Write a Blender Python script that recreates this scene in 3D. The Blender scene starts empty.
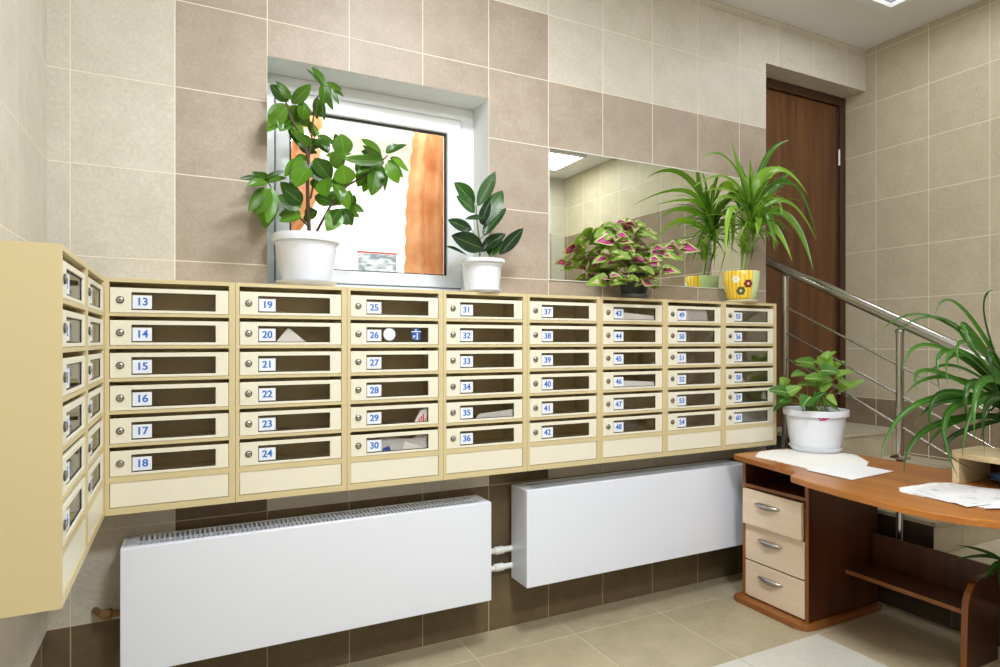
import bpy, bmesh, math, random
from mathutils import Vector, Matrix
random.seed(7)
PI = math.pi
scn = bpy.context.scene
COL = scn.collection

# ------------------------------------------------------------------ camera, world, lights, exposure
ZC = 1.3755                       # eye height
YAW = 0.4658
FPX = 624.8
cam_d = bpy.data.cameras.new('camera'); cam = bpy.data.objects.new('camera', cam_d); COL.objects.link(cam)
cam_d.sensor_width = 36.0; cam_d.lens = FPX / 1000 * 36.0; cam_d.shift_y = 0.0079; cam_d.shift_x = 0.0005
cam_d.clip_start = 0.02
cam.location = (0, 0, ZC); cam.rotation_euler = (PI / 2, 0, -YAW)
scn.camera = cam

w = bpy.data.worlds.new('world'); scn.world = w; w.use_nodes = True
w.node_tree.nodes['Background'].inputs[0].default_value = (0.9, 0.95, 1.0, 1)
w.node_tree.nodes['Background'].inputs[1].default_value = 0.3

scn.view_settings.view_transform = 'Standard'; scn.view_settings.look = 'None'
scn.view_settings.gamma = 1.0; scn.view_settings.use_curve_mapping = False
scn.view_settings.exposure = 0.22

def area(name, loc, size, energy, color=(1, 1, 1), rot=(0, 0, 0), sizey=None, spread=None):
    l = bpy.data.lights.new(name, 'AREA'); l.energy = energy; l.color = color; l.size = size
    if sizey: l.shape = 'RECTANGLE'; l.size_y = sizey
    if spread: l.spread = spread
    o = bpy.data.objects.new(name, l); COL.objects.link(o); o.location = loc; o.rotation_euler = rot
    return o
XL, XR, YB, YF, ZT = -0.434, 4.119, 2.67, -1.10, ZC + 1.973
PANELS = [(3.417, 1.975), (3.49, -0.45), (1.02, 1.30), (1.02, -0.45)]
# light of the recessed ceiling luminaires (last pair added unseen to brighten the room)
PW = [6, 18, 51, 80]
for (px, py), pw in zip(PANELS, PW):
    area('luminaire_light', (px, py, ZT - 0.03), 0.54, pw, (0.93, 0.97, 1.0))
# the brightly lit room behind the window
area('next_room_light', (0.8, 3.4, 2.75), 1.2, 60, (1, 0.98, 0.95))

# ------------------------------------------------------------------ pixel helpers (measure a point of the photo on a real plane)
cy_, sy_ = math.cos(YAW), math.sin(YAW)
def ray(x, y):
    u = x - 499.5
    return Vector((sy_ * FPX + cy_ * u, cy_ * FPX - sy_ * u, -(y - 341.4)))
def atY(x, y, Y):
    r = ray(x, y); t = Y / r.y
    return Vector((r.x * t, Y, ZC + r.z * t))
def atZ(x, y, Z):
    r = ray(x, y); t = (Z - ZC) / r.z
    return Vector((r.x * t, r.y * t, Z))
def atD(x, y, d):
    r = ray(x, y) * (d / FPX)
    return Vector((r.x, r.y, ZC + r.z))

# ------------------------------------------------------------------ materials
def newmat(name):
    m = bpy.data.materials.new(name); m.use_nodes = True
    nt = m.node_tree; b = nt.nodes['Principled BSDF']
    return m, nt, b
def nd(nt, t, **kw):
    n = nt.nodes.new(t)
    for k, v in kw.items(): setattr(n, k, v)
    return n
def mix(nt, fac, a, b, blend='MIX'):
    n = nt.nodes.new('ShaderNodeMix'); n.data_type = 'RGBA'; n.blend_type = blend
    for i, v in ((0, fac), (6, a), (7, b)):
        if isinstance(v, (int, float)): n.inputs[i].default_value = v
        elif isinstance(v, tuple): n.inputs[i].default_value = (*v, 1) if len(v) == 3 else v
        else: nt.links.new(v, n.inputs[i])
    return n.outputs[2]
def mth(nt, op, a, b=None, c=None):
    n = nt.nodes.new('ShaderNodeMath'); n.operation = op
    for i, v in enumerate((a, b, c)):
        if v is None: continue
        if isinstance(v, (int, float)): n.inputs[i].default_value = v
        else: nt.links.new(v, n.inputs[i])
    return n.outputs[0]
def ramp(nt, fac, stops):
    n = nt.nodes.new('ShaderNodeValToRGB')
    e = n.color_ramp.elements
    e[0].position, e[0].color = stops[0][0], (*stops[0][1], 1)
    e[1].position, e[1].color = stops[-1][0], (*stops[-1][1], 1)
    for p, c in stops[1:-1]:
        k = e.new(p); k.color = (*c, 1)
    nt.links.new(fac, n.inputs[0]); return n.outputs[0]

def plain(name, col, rough=0.5, metal=0.0, noise=0.06, scale=30, spec=0.5, bump=0.0, emit=None):
    m, nt, b = newmat(name)
    tc = nd(nt, 'ShaderNodeTexCoord'); nz = nd(nt, 'ShaderNodeTexNoise'); nz.inputs['Scale'].default_value = scale
    nt.links.new(tc.outputs['Object'], nz.inputs['Vector'])
    f = tuple(c * (1 - noise) for c in col); g = tuple(min(1, c * (1 + noise)) for c in col)
    nt.links.new(mix(nt, nz.outputs[0], f, g), b.inputs['Base Color'])
    b.inputs['Roughness'].default_value = rough; b.inputs['Metallic'].default_value = metal
    b.inputs['Specular IOR Level'].default_value = spec
    if bump:
        bp = nd(nt, 'ShaderNodeBump'); bp.inputs['Strength'].default_value = bump; bp.inputs['Distance'].default_value = 0.002
        nt.links.new(nz.outputs[0], bp.inputs['Height']); nt.links.new(bp.outputs[0], b.inputs['Normal'])
    if emit:
        b.inputs['Emission Color'].default_value = (*emit[0], 1); b.inputs['Emission Strength'].default_value = emit[1]
    return m

def tile_mat(name, col, col2, grout, ax, o1, o2, size, rough=0.48, gw=0.0035, bandnoise=1.0, size2=None):
    """square tiles of side `size` on the axes ax (two letters), with grout lines at the offsets o1, o2"""
    m, nt, b = newmat(name)
    geo = nd(nt, 'ShaderNodeNewGeometry'); sp = nd(nt, 'ShaderNodeSeparateXYZ'); nt.links.new(geo.outputs['Position'], sp.inputs[0])
    out = {'x': sp.outputs[0], 'y': sp.outputs[1], 'z': sp.outputs[2]}
    cells, dist = [], []
    for a, o, sz in ((ax[0], o1, size), (ax[1], o2, size2 or size)):
        s = mth(nt, 'DIVIDE', mth(nt, 'SUBTRACT', out[a], o), sz)
        cells.append(mth(nt, 'FLOOR', s)); fr = mth(nt, 'FRACT', s)
        dist.append(mth(nt, 'MINIMUM', fr, mth(nt, 'SUBTRACT', 1.0, fr)))
    dmin = mth(nt, 'MINIMUM', dist[0], dist[1])
    g = nd(nt, 'ShaderNodeMapRange'); g.inputs[1].default_value = gw / size * 0.4; g.inputs[2].default_value = gw / size * 0.75
    nt.links.new(dmin, g.inputs[0])
    cb = nd(nt, 'ShaderNodeCombineXYZ'); nt.links.new(cells[0], cb.inputs[0]); nt.links.new(cells[1], cb.inputs[1])
    wn = nd(nt, 'ShaderNodeTexWhiteNoise'); nt.links.new(cb.outputs[0], wn.inputs['Vector'])
    # per tile shifted stone clouding
    ad = nd(nt, 'ShaderNodeVectorMath', operation='ADD'); sc = nd(nt, 'ShaderNodeVectorMath', operation='SCALE')
    nt.links.new(wn.outputs['Color'], sc.inputs[0]); sc.inputs['Scale'].default_value = 20
    nt.links.new(geo.outputs['Position'], ad.inputs[0]); nt.links.new(sc.outputs[0], ad.inputs[1])
    n1 = nd(nt, 'ShaderNodeTexNoise'); n1.inputs['Scale'].default_value = 7; n1.inputs['Detail'].default_value = 8; n1.inputs['Roughness'].default_value = 0.65
    n2 = nd(nt, 'ShaderNodeTexNoise'); n2.inputs['Scale'].default_value = 90; n2.inputs['Detail'].default_value = 3
    nt.links.new(ad.outputs[0], n1.inputs[0]); nt.links.new(ad.outputs[0], n2.inputs[0])
    c = ramp(nt, n1.outputs[0], [(0.3, col2), (0.7, col)])
    k = mth(nt, 'MULTIPLY_ADD', n2.outputs[0], 0.36 * bandnoise, 0.82)
    k = mth(nt, 'MULTIPLY', k, mth(nt, 'MULTIPLY_ADD', wn.outputs['Value'], 0.07, 0.965))
    vs = nd(nt, 'ShaderNodeVectorMath', operation='SCALE'); nt.links.new(c, vs.inputs[0]); nt.links.new(k, vs.inputs['Scale'])
    nt.links.new(mix(nt, g.outputs[0], grout, vs.outputs[0]), b.inputs['Base Color'])
    b.inputs['Roughness'].default_value = rough
    rr = nd(nt, 'ShaderNodeMapRange'); rr.inputs[3].default_value = 0.85; rr.inputs[4].default_value = rough
    nt.links.new(g.outputs[0], rr.inputs[0]); nt.links.new(rr.outputs[0], b.inputs['Roughness'])
    bp = nd(nt, 'ShaderNodeBump'); bp.inputs['Strength'].default_value = 0.5; bp.inputs['Distance'].default_value = 0.002
    hh = mth(nt, 'ADD', g.outputs[0], mth(nt, 'MULTIPLY', n2.outputs[0], 0.25))
    nt.links.new(hh, bp.inputs['Height']); nt.links.new(bp.outputs[0], b.inputs['Normal'])
    return m

def wood_mat(name, c1, c2, axis='z', scale=1.0, rough=0.4):
    m, nt, b = newmat(name)
    tc = nd(nt, 'ShaderNodeTexCoord'); mp = nd(nt, 'ShaderNodeMapping')
    s = [16 * scale] * 3; s['xyz'.index(axis)] = 0.9 * scale
    mp.inputs['Scale'].default_value = s
    nt.links.new(tc.outputs['Object'], mp.inputs[0])
    n1 = nd(nt, 'ShaderNodeTexNoise'); n1.inputs['Scale'].default_value = 1.0; n1.inputs['Detail'].default_value = 6; n1.inputs['Distortion'].default_value = 0.4
    nt.links.new(mp.outputs[0], n1.inputs[0])
    mp2 = nd(nt, 'ShaderNodeMapping'); s2 = [110 * scale] * 3; s2['xyz'.index(axis)] = 3 * scale
    mp2.inputs['Scale'].default_value = s2; nt.links.new(tc.outputs['Object'], mp2.inputs[0])
    n2 = nd(nt, 'ShaderNodeTexNoise'); n2.inputs['Scale'].default_value = 1.0; nt.links.new(mp2.outputs[0], n2.inputs[0])
    f = mth(nt, 'ADD', mth(nt, 'MULTIPLY', n1.outputs[0], 0.75), mth(nt, 'MULTIPLY', n2.outputs[0], 0.25))
    nt.links.new(ramp(nt, f, [(0.36, c1), (0.64, c2)]), b.inputs['Base Color'])
    b.inputs['Roughness'].default_value = rough
    return m

GROUT = (0.80, 0.74, 0.62)
TX, TZ, T = -0.365, ZC + 0.637, 0.33
BEIGE, BEIGE2 = (0.64, 0.605, 0.53), (0.56, 0.525, 0.44)
BROWN, BROWN2 = (0.44, 0.365, 0.295), (0.355, 0.285, 0.222)
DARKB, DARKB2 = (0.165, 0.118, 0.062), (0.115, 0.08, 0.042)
row_low = ZC + 0.637 - 5 * 0.33
M = {}
M['bk_light'] = tile_mat('beige_tile_back', BEIGE, BEIGE2, GROUT, 'xz', TX, TZ, T)
M['bk_brown'] = tile_mat('brown_tile_back', BROWN, BROWN2, GROUT, 'xz', TX, TZ, T)
M['lf_light'] = tile_mat('beige_tile_left', BEIGE, BEIGE2, GROUT, 'yz', 2.575, TZ, T)
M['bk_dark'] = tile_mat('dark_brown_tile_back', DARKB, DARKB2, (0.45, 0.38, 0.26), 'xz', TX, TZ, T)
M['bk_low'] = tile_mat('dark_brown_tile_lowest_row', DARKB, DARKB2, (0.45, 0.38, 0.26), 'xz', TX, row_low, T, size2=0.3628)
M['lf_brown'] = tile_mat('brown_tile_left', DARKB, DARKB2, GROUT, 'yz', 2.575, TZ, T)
RZ = TZ - 0.027
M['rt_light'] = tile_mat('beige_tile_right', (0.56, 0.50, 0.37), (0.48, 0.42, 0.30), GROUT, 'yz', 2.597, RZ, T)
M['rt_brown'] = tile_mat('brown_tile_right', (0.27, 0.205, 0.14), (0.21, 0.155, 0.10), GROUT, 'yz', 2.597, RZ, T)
FX, FY, FS = 2.147, 2.465, 0.51
M['floor'] = tile_mat('floor_tile', (0.50, 0.43, 0.29), (0.39, 0.33, 0.215), (0.66, 0.58, 0.42), 'xy', FX, FY, FS, rough=0.33)
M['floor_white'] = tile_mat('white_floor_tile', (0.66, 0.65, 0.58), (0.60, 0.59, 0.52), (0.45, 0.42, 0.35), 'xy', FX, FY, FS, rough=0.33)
M['step'] = tile_mat('step_tile', (0.60, 0.55, 0.42), (0.52, 0.47, 0.35), (0.3, 0.26, 0.18), 'xy', 3.277, 2.44, 0.33, rough=0.35)
M['riser'] = tile_mat('riser_tile', (0.58, 0.52, 0.38), (0.50, 0.44, 0.31), (0.3, 0.26, 0.18), 'xz', 3.277 + 0.25, 0.0, 0.51, rough=0.35)
M['dark_tile'] = tile_mat('dark_side_tile', (0.075, 0.055, 0.038), (0.05, 0.036, 0.025), (0.2, 0.17, 0.12), 'yz', 2.2, 0.0, 0.5, rough=0.3)
M['ceiling'] = plain('ceiling_paint', (0.80, 0.80, 0.82), 0.6, noise=0.02)
M['plaster'] = plain('white_plaster', (0.80, 0.82, 0.80), 0.6, noise=0.03)
M['pvc'] = plain('white_plastic_frame', (0.82, 0.85, 0.88), 0.3, noise=0.01)
M['gasket'] = plain('black_gasket', (0.02, 0.02, 0.02), 0.6)
M['mustard'] = plain('mustard_paint', (0.63, 0.53, 0.30), 0.4, noise=0.02, scale=8)
M['cream'] = plain('cream_paint', (0.80, 0.765, 0.63), 0.38, noise=0.015, scale=8)
M['plate'] = plain('white_label_film', (0.80, 0.84, 0.92), 0.35, noise=0.01)
M['ink'] = plain('blue_ink', (0.03, 0.16, 0.60), 0.5)
M['steel'] = plain('lock_steel', (0.55, 0.53, 0.48), 0.3, metal=1.0)
M['steel_dark'] = plain('lock_ring', (0.16, 0.15, 0.13), 0.35, metal=0.9)
M['paper'] = plain('white_paper', (0.84, 0.84, 0.86), 0.7, noise=0.02)
M['paper_grey'] = plain('printed_paper', (0.62, 0.63, 0.66), 0.7, noise=0.12, scale=60)
M['red'] = plain('red_print', (0.75, 0.03, 0.05), 0.5)
M['blue'] = plain('blue_sticker', (0.03, 0.09, 0.40), 0.4)
M['enamel'] = plain('white_enamel', (0.78, 0.82, 0.92), 0.28, noise=0.01)
M['pipe'] = plain('white_pipe', (0.75, 0.75, 0.73), 0.35)
M['rust'] = plain('brass_valve', (0.30, 0.17, 0.07), 0.5, metal=0.5, noise=0.3)
M['rad_dark'] = plain('radiator_inside', (0.03, 0.03, 0.035), 0.6)
M['chrome'] = plain('polished_steel', (0.47, 0.455, 0.42), 0.22, metal=1.0, noise=0.03)
M['pot_white'] = plain('white_pot_plastic', (0.80, 0.83, 0.90), 0.3, noise=0.01)
M['pot_black'] = plain('black_pot_plastic', (0.012, 0.016, 0.018), 0.35)
M['pot_grey'] = plain('grey_saucer', (0.10, 0.115, 0.125), 0.35)
M['soil'] = plain('soil', (0.035, 0.024, 0.016), 0.95, noise=0.5, scale=120, bump=1.0)
M['wood_door'] = wood_mat('door_walnut', (0.075, 0.025, 0.006), (0.15, 0.060, 0.016), 'z', 1.0, 0.42)
M['wood_frame'] = wood_mat('door_frame_walnut', (0.035, 0.012, 0.004), (0.07, 0.026, 0.009), 'z', 1.0, 0.4)
M['desk_top'] = wood_mat('cherry_top', (0.31, 0.098, 0.015), (0.46, 0.172, 0.032), 'y', 0.7, 0.28)
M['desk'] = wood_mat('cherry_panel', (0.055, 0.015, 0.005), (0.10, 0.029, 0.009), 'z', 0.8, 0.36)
M['desk_edge'] = wood_mat('cherry_lit_edge_and_plinth', (0.22, 0.075, 0.016), (0.32, 0.12, 0.03), 'z', 0.8, 0.36)  # brighter tone with the light on front edges put in; also plinth colour
M['birch'] = wood_mat('pale_birch', (0.74, 0.58, 0.42), (0.82, 0.68, 0.53), 'y', 0.8, 0.4)
M['birch_shelf'] = wood_mat('pale_birch_shelf', (0.62, 0.48, 0.27), (0.74, 0.60, 0.38), 'y', 0.8, 0.4)
M['handle'] = plain('satin_nickel', (0.50, 0.49, 0.47), 0.3, metal=1.0)
M['bark'] = plain('brown_bark', (0.10, 0.055, 0.035), 0.8, noise=0.3, scale=60)
M['green_stem'] = plain('green_stem', (0.22, 0.33, 0.07), 0.6)
M['purple_stem'] = plain('purple_stem', (0.22, 0.10, 0.10), 0.6)
M['black'] = plain('black_plastic', (0.015, 0.015, 0.018), 0.35)
M['bluebag'] = plain('blue_film', (0.03, 0.09, 0.2), 0.3, noise=0.5, scale=60)

def mirror_mat():
    m, nt, b = newmat('mirror_silver')
    b.inputs['Base Color'].default_value = (0.86, 0.90, 0.80, 1); b.inputs['Metallic'].default_value = 1; b.inputs['Roughness'].default_value = 0.015
    return m
M['mirror'] = mirror_mat()
def glass_mat(name, tint, gloss=0.5):
    m = bpy.data.materials.new(name); m.use_nodes = True; nt = m.node_tree; nt.nodes.clear()
    o = nd(nt, 'ShaderNodeOutputMaterial'); t = nd(nt, 'ShaderNodeBsdfTransparent'); g = nd(nt, 'ShaderNodeBsdfGlossy'); mx = nd(nt, 'ShaderNodeMixShader')
    fr = nd(nt, 'ShaderNodeFresnel'); fr.inputs[0].default_value = 1.45
    t.inputs[0].default_value = (*tint, 1); g.inputs['Roughness'].default_value = 0.05
    nt.links.new(mth(nt, 'MULTIPLY', fr.outputs[0], gloss), mx.inputs[0])
    nt.links.new(t.outputs[0], mx.inputs[1]); nt.links.new(g.outputs[0], mx.inputs[2]); nt.links.new(mx.outputs[0], o.inputs[0])
    return m
M['pane'] = glass_mat('smoky_window_plastic', (0.98, 0.97, 0.95), 0.6)
M['glass'] = glass_mat('window_glass', (0.95, 0.97, 0.96), 1.0)

def leaf_mat(name, c_dark, c_light, rib, ribw=0.05, rough=0.3, veins=0.0, trans=0.25, spec=0.5, edge=None, centre=None):
    """leaf blade coloured by its own coordinates: UV.x across (0..1), UV.y along"""
    m, nt, b = newmat(name)
    uv = nd(nt, 'ShaderNodeTexCoord'); sp = nd(nt, 'ShaderNodeSeparateXYZ'); nt.links.new(uv.outputs['UV'], sp.inputs[0])
    at = nd(nt, 'ShaderNodeAttribute', attribute_name='tone')
    nz = nd(nt, 'ShaderNodeTexNoise'); nz.inputs['Scale'].default_value = 25; nt.links.new(uv.outputs['Object'], nz.inputs[0])
    f = mth(nt, 'ADD', mth(nt, 'MULTIPLY', at.outputs['Fac'], 0.8), mth(nt, 'MULTIPLY', nz.outputs[0], 0.2))
    c = ramp(nt, f, [(0.1, c_dark), (0.9, c_light)])
    au = mth(nt, 'ABSOLUTE', mth(nt, 'SUBTRACT', sp.outputs[0], 0.5))
    if centre:
        # coloured heart of the leaf, ragged border
        r = mth(nt, 'ADD', mth(nt, 'MULTIPLY', au, 2.1), mth(nt, 'ABSOLUTE', mth(nt, 'MULTIPLY', mth(nt, 'SUBTRACT', sp.outputs[1], 0.42), 1.5)))
        r = mth(nt, 'ADD', r, mth(nt, 'MULTIPLY', mth(nt, 'SUBTRACT', nz.outputs[0], 0.5), 0.5))
        r = mth(nt, 'ADD', r, mth(nt, 'MULTIPLY', mth(nt, 'SUBTRACT', at.outputs['Fac'], 0.40), 1.15))
        c = ramp(nt, r, [(0.0, centre[0]), (0.50, centre[1]), (0.66, centre[2]), (0.80, c_light), (1.0, c_dark)])
    if edge:
        e = nd(nt, 'ShaderNodeMapRange'); e.inputs[1].default_value = 0.30; e.inputs[2].default_value = 0.42
        nt.links.new(au, e.inputs[0]); c = mix(nt, e.outputs[0], c, edge)
    rb = nd(nt, 'ShaderNodeMapRange'); rb.inputs[1].default_value = ribw * 0.4; rb.inputs[2].default_value = ribw
    rb.inputs[3].default_value = 0.7; rb.inputs[4].default_value = 0.0
    nt.links.new(au, rb.inputs[0]); c = mix(nt, rb.outputs[0], c, rib)
    if veins:
        s = mth(nt, 'SINE', mth(nt, 'MULTIPLY', mth(nt, 'SUBTRACT', sp.outputs[1], au), 75.0))
        bp = nd(nt, 'ShaderNodeBump'); bp.inputs['Strength'].default_value = veins; bp.inputs['Distance'].default_value = 0.001
        nt.links.new(s, bp.inputs['Height']); nt.links.new(bp.outputs[0], b.inputs['Normal'])
    nt.links.new(c, b.inputs['Base Color']); b.inputs['Roughness'].default_value = rough; b.inputs['Specular IOR Level'].default_value = spec
    if trans:
        out = nt.nodes['Material Output']; tr = nd(nt, 'ShaderNodeBsdfTranslucent'); mx = nd(nt, 'ShaderNodeMixShader'); mx.inputs[0].default_value = trans
        nt.links.new(mix(nt, 1.0, c, (1.0, 1.0, 0.6), 'MULTIPLY'), tr.inputs[0])
        nt.links.new(b.outputs[0], mx.inputs[1]); nt.links.new(tr.outputs[0], mx.inputs[2]); nt.links.new(mx.outputs[0], out.inputs[0])
    return m
M['ficus'] = leaf_mat('ficus_leaf', (0.014, 0.062, 0.006), (0.13, 0.31, 0.02), (0.20, 0.36, 0.06), 0.03, 0.22, 0.15, 0.3)
M['rubber'] = leaf_mat('rubber_leaf', (0.007, 0.030, 0.010), (0.03, 0.10, 0.015), (0.16, 0.26, 0.07), 0.04, 0.22, 0.35, 0.1)
M['drac'] = leaf_mat('dracaena_leaf', (0.035, 0.14, 0.012), (0.30, 0.55, 0.05), (0.25, 0.45, 0.08), 0.06, 0.3, 0, 0.3)
M['spider'] = leaf_mat('spider_plant_leaf', (0.007, 0.040, 0.005), (0.06, 0.19, 0.018), (0.09, 0.22, 0.04), 0.10, 0.3, 0, 0.25)
M['syng'] = leaf_mat('arrowhead_leaf', (0.025, 0.13, 0.012), (0.36, 0.62, 0.10), (0.55, 0.75, 0.3), 0.05, 0.35, 0.3, 0.3)
M['coleus'] = leaf_mat('coleus_leaf', (0.22, 0.38, 0.05), (0.62, 0.70, 0.22), (0.78, 0.35, 0.5), 0.03, 0.45, 0.3, 0.3,
                       centre=((0.62, 0.05, 0.33), (0.26, 0.015, 0.09), (0.80, 0.58, 0.52)))

def yellow_pot_mat():
    m, nt, b = newmat('yellow_painted_ceramic')
    tc = nd(nt, 'ShaderNodeTexCoord'); sp = nd(nt, 'ShaderNodeSeparateXYZ'); nt.links.new(tc.outputs['Object'], sp.inputs[0])
    an = mth(nt, 'ARCTAN2', sp.outputs[1], sp.outputs[0])
    st = mth(nt, 'SINE', mth(nt, 'MULTIPLY', an, 26.0))
    nz = nd(nt, 'ShaderNodeTexNoise'); nz.inputs['Scale'].default_value = 30; nt.links.new(tc.outputs['Object'], nz.inputs[0])
    f = mth(nt, 'ADD', mth(nt, 'MULTIPLY', st, 0.35), nz.outputs[0])
    ye = ramp(nt, f, [(0.2, (0.80, 0.40, 0.02)), (0.7, (0.88, 0.68, 0.08))])
    # painted front faces the room, back is pale green glaze; split by direction around the pot
    dx = mth(nt, 'SUBTRACT', mth(nt, 'COSINE', mth(nt, 'SUBTRACT', an, 3.482)), 0.5)
    g = nd(nt, 'ShaderNodeMapRange'); g.inputs[1].default_value = -0.02; g.inputs[2].default_value = 0.02; nt.links.new(dx, g.inputs[0])
    nt.links.new(mix(nt, g.outputs[0], (0.62, 0.74, 0.40), ye), b.inputs['Base Color'])
    b.inputs['Roughness'].default_value = 0.25
    return m
M['yellow'] = yellow_pot_mat()
M['saucer_cream'] = plain('cream_saucer_glaze', (0.74, 0.72, 0.48), 0.3)
M['fl_white'] = plain('white_flower_paint', (0.85, 0.85, 0.62), 0.4)
M['fl_green'] = plain('green_flower_paint', (0.05, 0.11, 0.02), 0.4)
M['fl_red'] = plain('dark_red_flower_paint', (0.18, 0.015, 0.012), 0.4)
M['fl_pink'] = plain('pink_flower_centre', (0.75, 0.42, 0.32), 0.4)
def curtain_mat():
    m, nt, b = newmat('orange_curtain')
    tc = nd(nt, 'ShaderNodeTexCoord'); nz = nd(nt, 'ShaderNodeTexNoise'); nz.inputs['Scale'].default_value = 8
    nt.links.new(tc.outputs['Object'], nz.inputs[0])
    c = ramp(nt, nz.outputs[0], [(0.3, (0.72, 0.36, 0.15)), (0.7, (0.86, 0.55, 0.30))])
    nt.links.new(c, b.inputs['Base Color']); b.inputs['Roughness'].default_value = 0.8
    out = nt.nodes['Material Output']; tr = nd(nt, 'ShaderNodeBsdfTranslucent'); mx = nd(nt, 'ShaderNodeMixShader'); mx.inputs[0].default_value = 0.35
    nt.links.new(c, tr.inputs[0]); nt.links.new(b.outputs[0], mx.inputs[1]); nt.links.new(tr.outputs[0], mx.inputs[2]); nt.links.new(mx.outputs[0], out.inputs[0])
    return m
M['curtain'] = curtain_mat()
M['lamp'] = plain('lit_diffuser', (0.9, 0.9, 0.9), 0.5, emit=((1, 0.98, 0.95), 1.3))
M['outer_white'] = plain('next_room_wall_paint', (0.86, 0.86, 0.83), 0.7, noise=0.01)

# ------------------------------------------------------------------ mesh helpers
def bx(bm, x0, x1, y0, y1, z0, z1, mi=0):
    vs = [bm.verts.new((x, y, z)) for x in (x0, x1) for y in (y0, y1) for z in (z0, z1)]
    for q in ((0, 1, 3, 2), (4, 6, 7, 5), (0, 4, 5, 1), (2, 3, 7, 6), (0, 2, 6, 4), (1, 5, 7, 3)):
        f = bm.faces.new([vs[i] for i in q]); f.material_index = mi
def obj(name, bm, mats, parent=None, smooth=False, bevel=0.0, seg=2, loc=None, rotz=0.0):
    me = bpy.data.meshes.new(name); bmesh.ops.recalc_face_normals(bm, faces=bm.faces[:]) if not getattr(bm, '_nr', False) else None
    bm.to_mesh(me); bm.free()
    if not isinstance(mats, (list, tuple)): mats = [mats]
    for mm in mats: me.materials.append(mm)
    for p in me.polygons: p.use_smooth = smooth
    o = bpy.data.objects.new(name, me); COL.objects.link(o)
    if parent: o.parent = parent
    if loc is not None: o.location = loc
    if rotz: o.rotation_euler = (0, 0, rotz)
    if bevel:
        b = o.modifiers.new('bevel', 'BEVEL'); b.width = bevel; b.segments = seg; b.limit_method = 'ANGLE'; b.angle_limit = math.radians(40)
    return o
def smooth_angle(o, ang=40):
    me = o.data
    for p in me.polygons: p.use_smooth = True
    try: me.set_sharp_from_angle(angle=math.radians(ang))
    except Exception: pass
    return o
def thing(name, label, cat, loc=(0, 0, 0), rotz=0.0, group=None):
    o = bpy.data.objects.new(name, None); COL.objects.link(o); o.location = loc; o.rotation_euler = (0, 0, rotz)
    o.empty_display_size = 0.05
    o['label'] = label; o['category'] = cat
    if group: o['group'] = group
    return o
def tag(o, label, cat, group=None):
    o['label'] = label; o['category'] = cat
    if group: o['group'] = group
    return o
def struct(o): o['kind'] = 'structure'; return o
def shared(name, me, parent=None, loc=(0, 0, 0), rot=(0, 0, 0)):
    o = bpy.data.objects.new(name, me); COL.objects.link(o); o.parent = parent; o.location = loc; o.rotation_euler = rot
    return o
def lathe(bm, prof, cx=0, cy=0, n=40, mi=0, sx=1, sy=1, rib=0, ribz=(0, 0)):
    rings = []
    for r, z in prof:
        ring = []
        for k in range(n):
            a = 2 * PI * k / n; rr = r
            if rib and ribz[0] <= z <= ribz[1]: rr = r * (1 + (0.022 if k % 2 else -0.0))
            ring.append(bm.verts.new((cx + rr * math.cos(a) * sx, cy + rr * math.sin(a) * sy, z)))
        rings.append(ring)
    for a, b in zip(rings, rings[1:]):
        for k in range(n):
            f = bm.faces.new((a[k], a[(k + 1) % n], b[(k + 1) % n], b[k])); f.material_index = mi
    for rg, rev in ((rings[0], True), (rings[-1], False)):
        f = bm.faces.new(rg[::-1] if rev else rg); f.material_index = mi
def tube(bm, pts, rad, n=8, mi=0):
    pts = [Vector(p) for p in pts]; rads = rad if isinstance(rad, (list, tuple)) else [rad] * len(pts)
    rings = []
    up = Vector((0, 0, 1))
    for i, p in enumerate(pts):
        d = (pts[min(i + 1, len(pts) - 1)] - pts[max(i - 1, 0)]).normalized()
        ref = up if abs(d.dot(up)) < 0.95 else Vector((1, 0, 0))
        a = d.cross(ref).normalized(); b = d.cross(a).normalized()
        rings.append([bm.verts.new(p + (a * math.cos(2 * PI * k / n) + b * math.sin(2 * PI * k / n)) * rads[i]) for k in range(n)])
    for a, b in zip(rings, rings[1:]):
        for k in range(n):
            f = bm.faces.new((a[k], a[(k + 1) % n], b[(k + 1) % n], b[k])); f.material_index = mi
    bm.faces.new(rings[0][::-1]); bm.faces.new(rings[-1])
def prism(bm, poly, z0, z1, mi=0):
    a = [bm.verts.new((p[0], p[1], z0)) for p in poly]; b = [bm.verts.new((p[0], p[1], z1)) for p in poly]
    n = len(poly)
    bm.faces.new(a[::-1]).material_index = mi; bm.faces.new(b).material_index = mi
    for k in range(n): bm.faces.new((a[k], a[(k + 1) % n], b[(k + 1) % n], b[k])).material_index = mi
def frame_bm(bm, x0, x1, z0, z1, hx0, hx1, hz0, hz1, y0, y1, mi=0):
    """rectangular plate with a rectangular hole, as one closed solid"""
    O = [(x0, z0), (x1, z0), (x1, z1), (x0, z1)]; I = [(hx0, hz0), (hx1, hz0), (hx1, hz1), (hx0, hz1)]
    V = {}
    for nm, pts in (('o', O), ('i', I)):
        for y in (y0, y1): V[nm, y] = [bm.verts.new((p[0], y, p[1])) for p in pts]
    for k in range(4):
        j = (k + 1) % 4
        for f in ((V['o', y0][k], V['o', y0][j], V['i', y0][j], V['i', y0][k]), (V['o', y1][j], V['o', y1][k], V['i', y1][k], V['i', y1][j]),
                  (V['o', y0][j], V['o', y0][k], V['o', y1][k], V['o', y1][j]), (V['i', y0][k], V['i', y0][j], V['i', y1][j], V['i', y1][k])):
            bm.faces.new(f).material_index = mi
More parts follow.
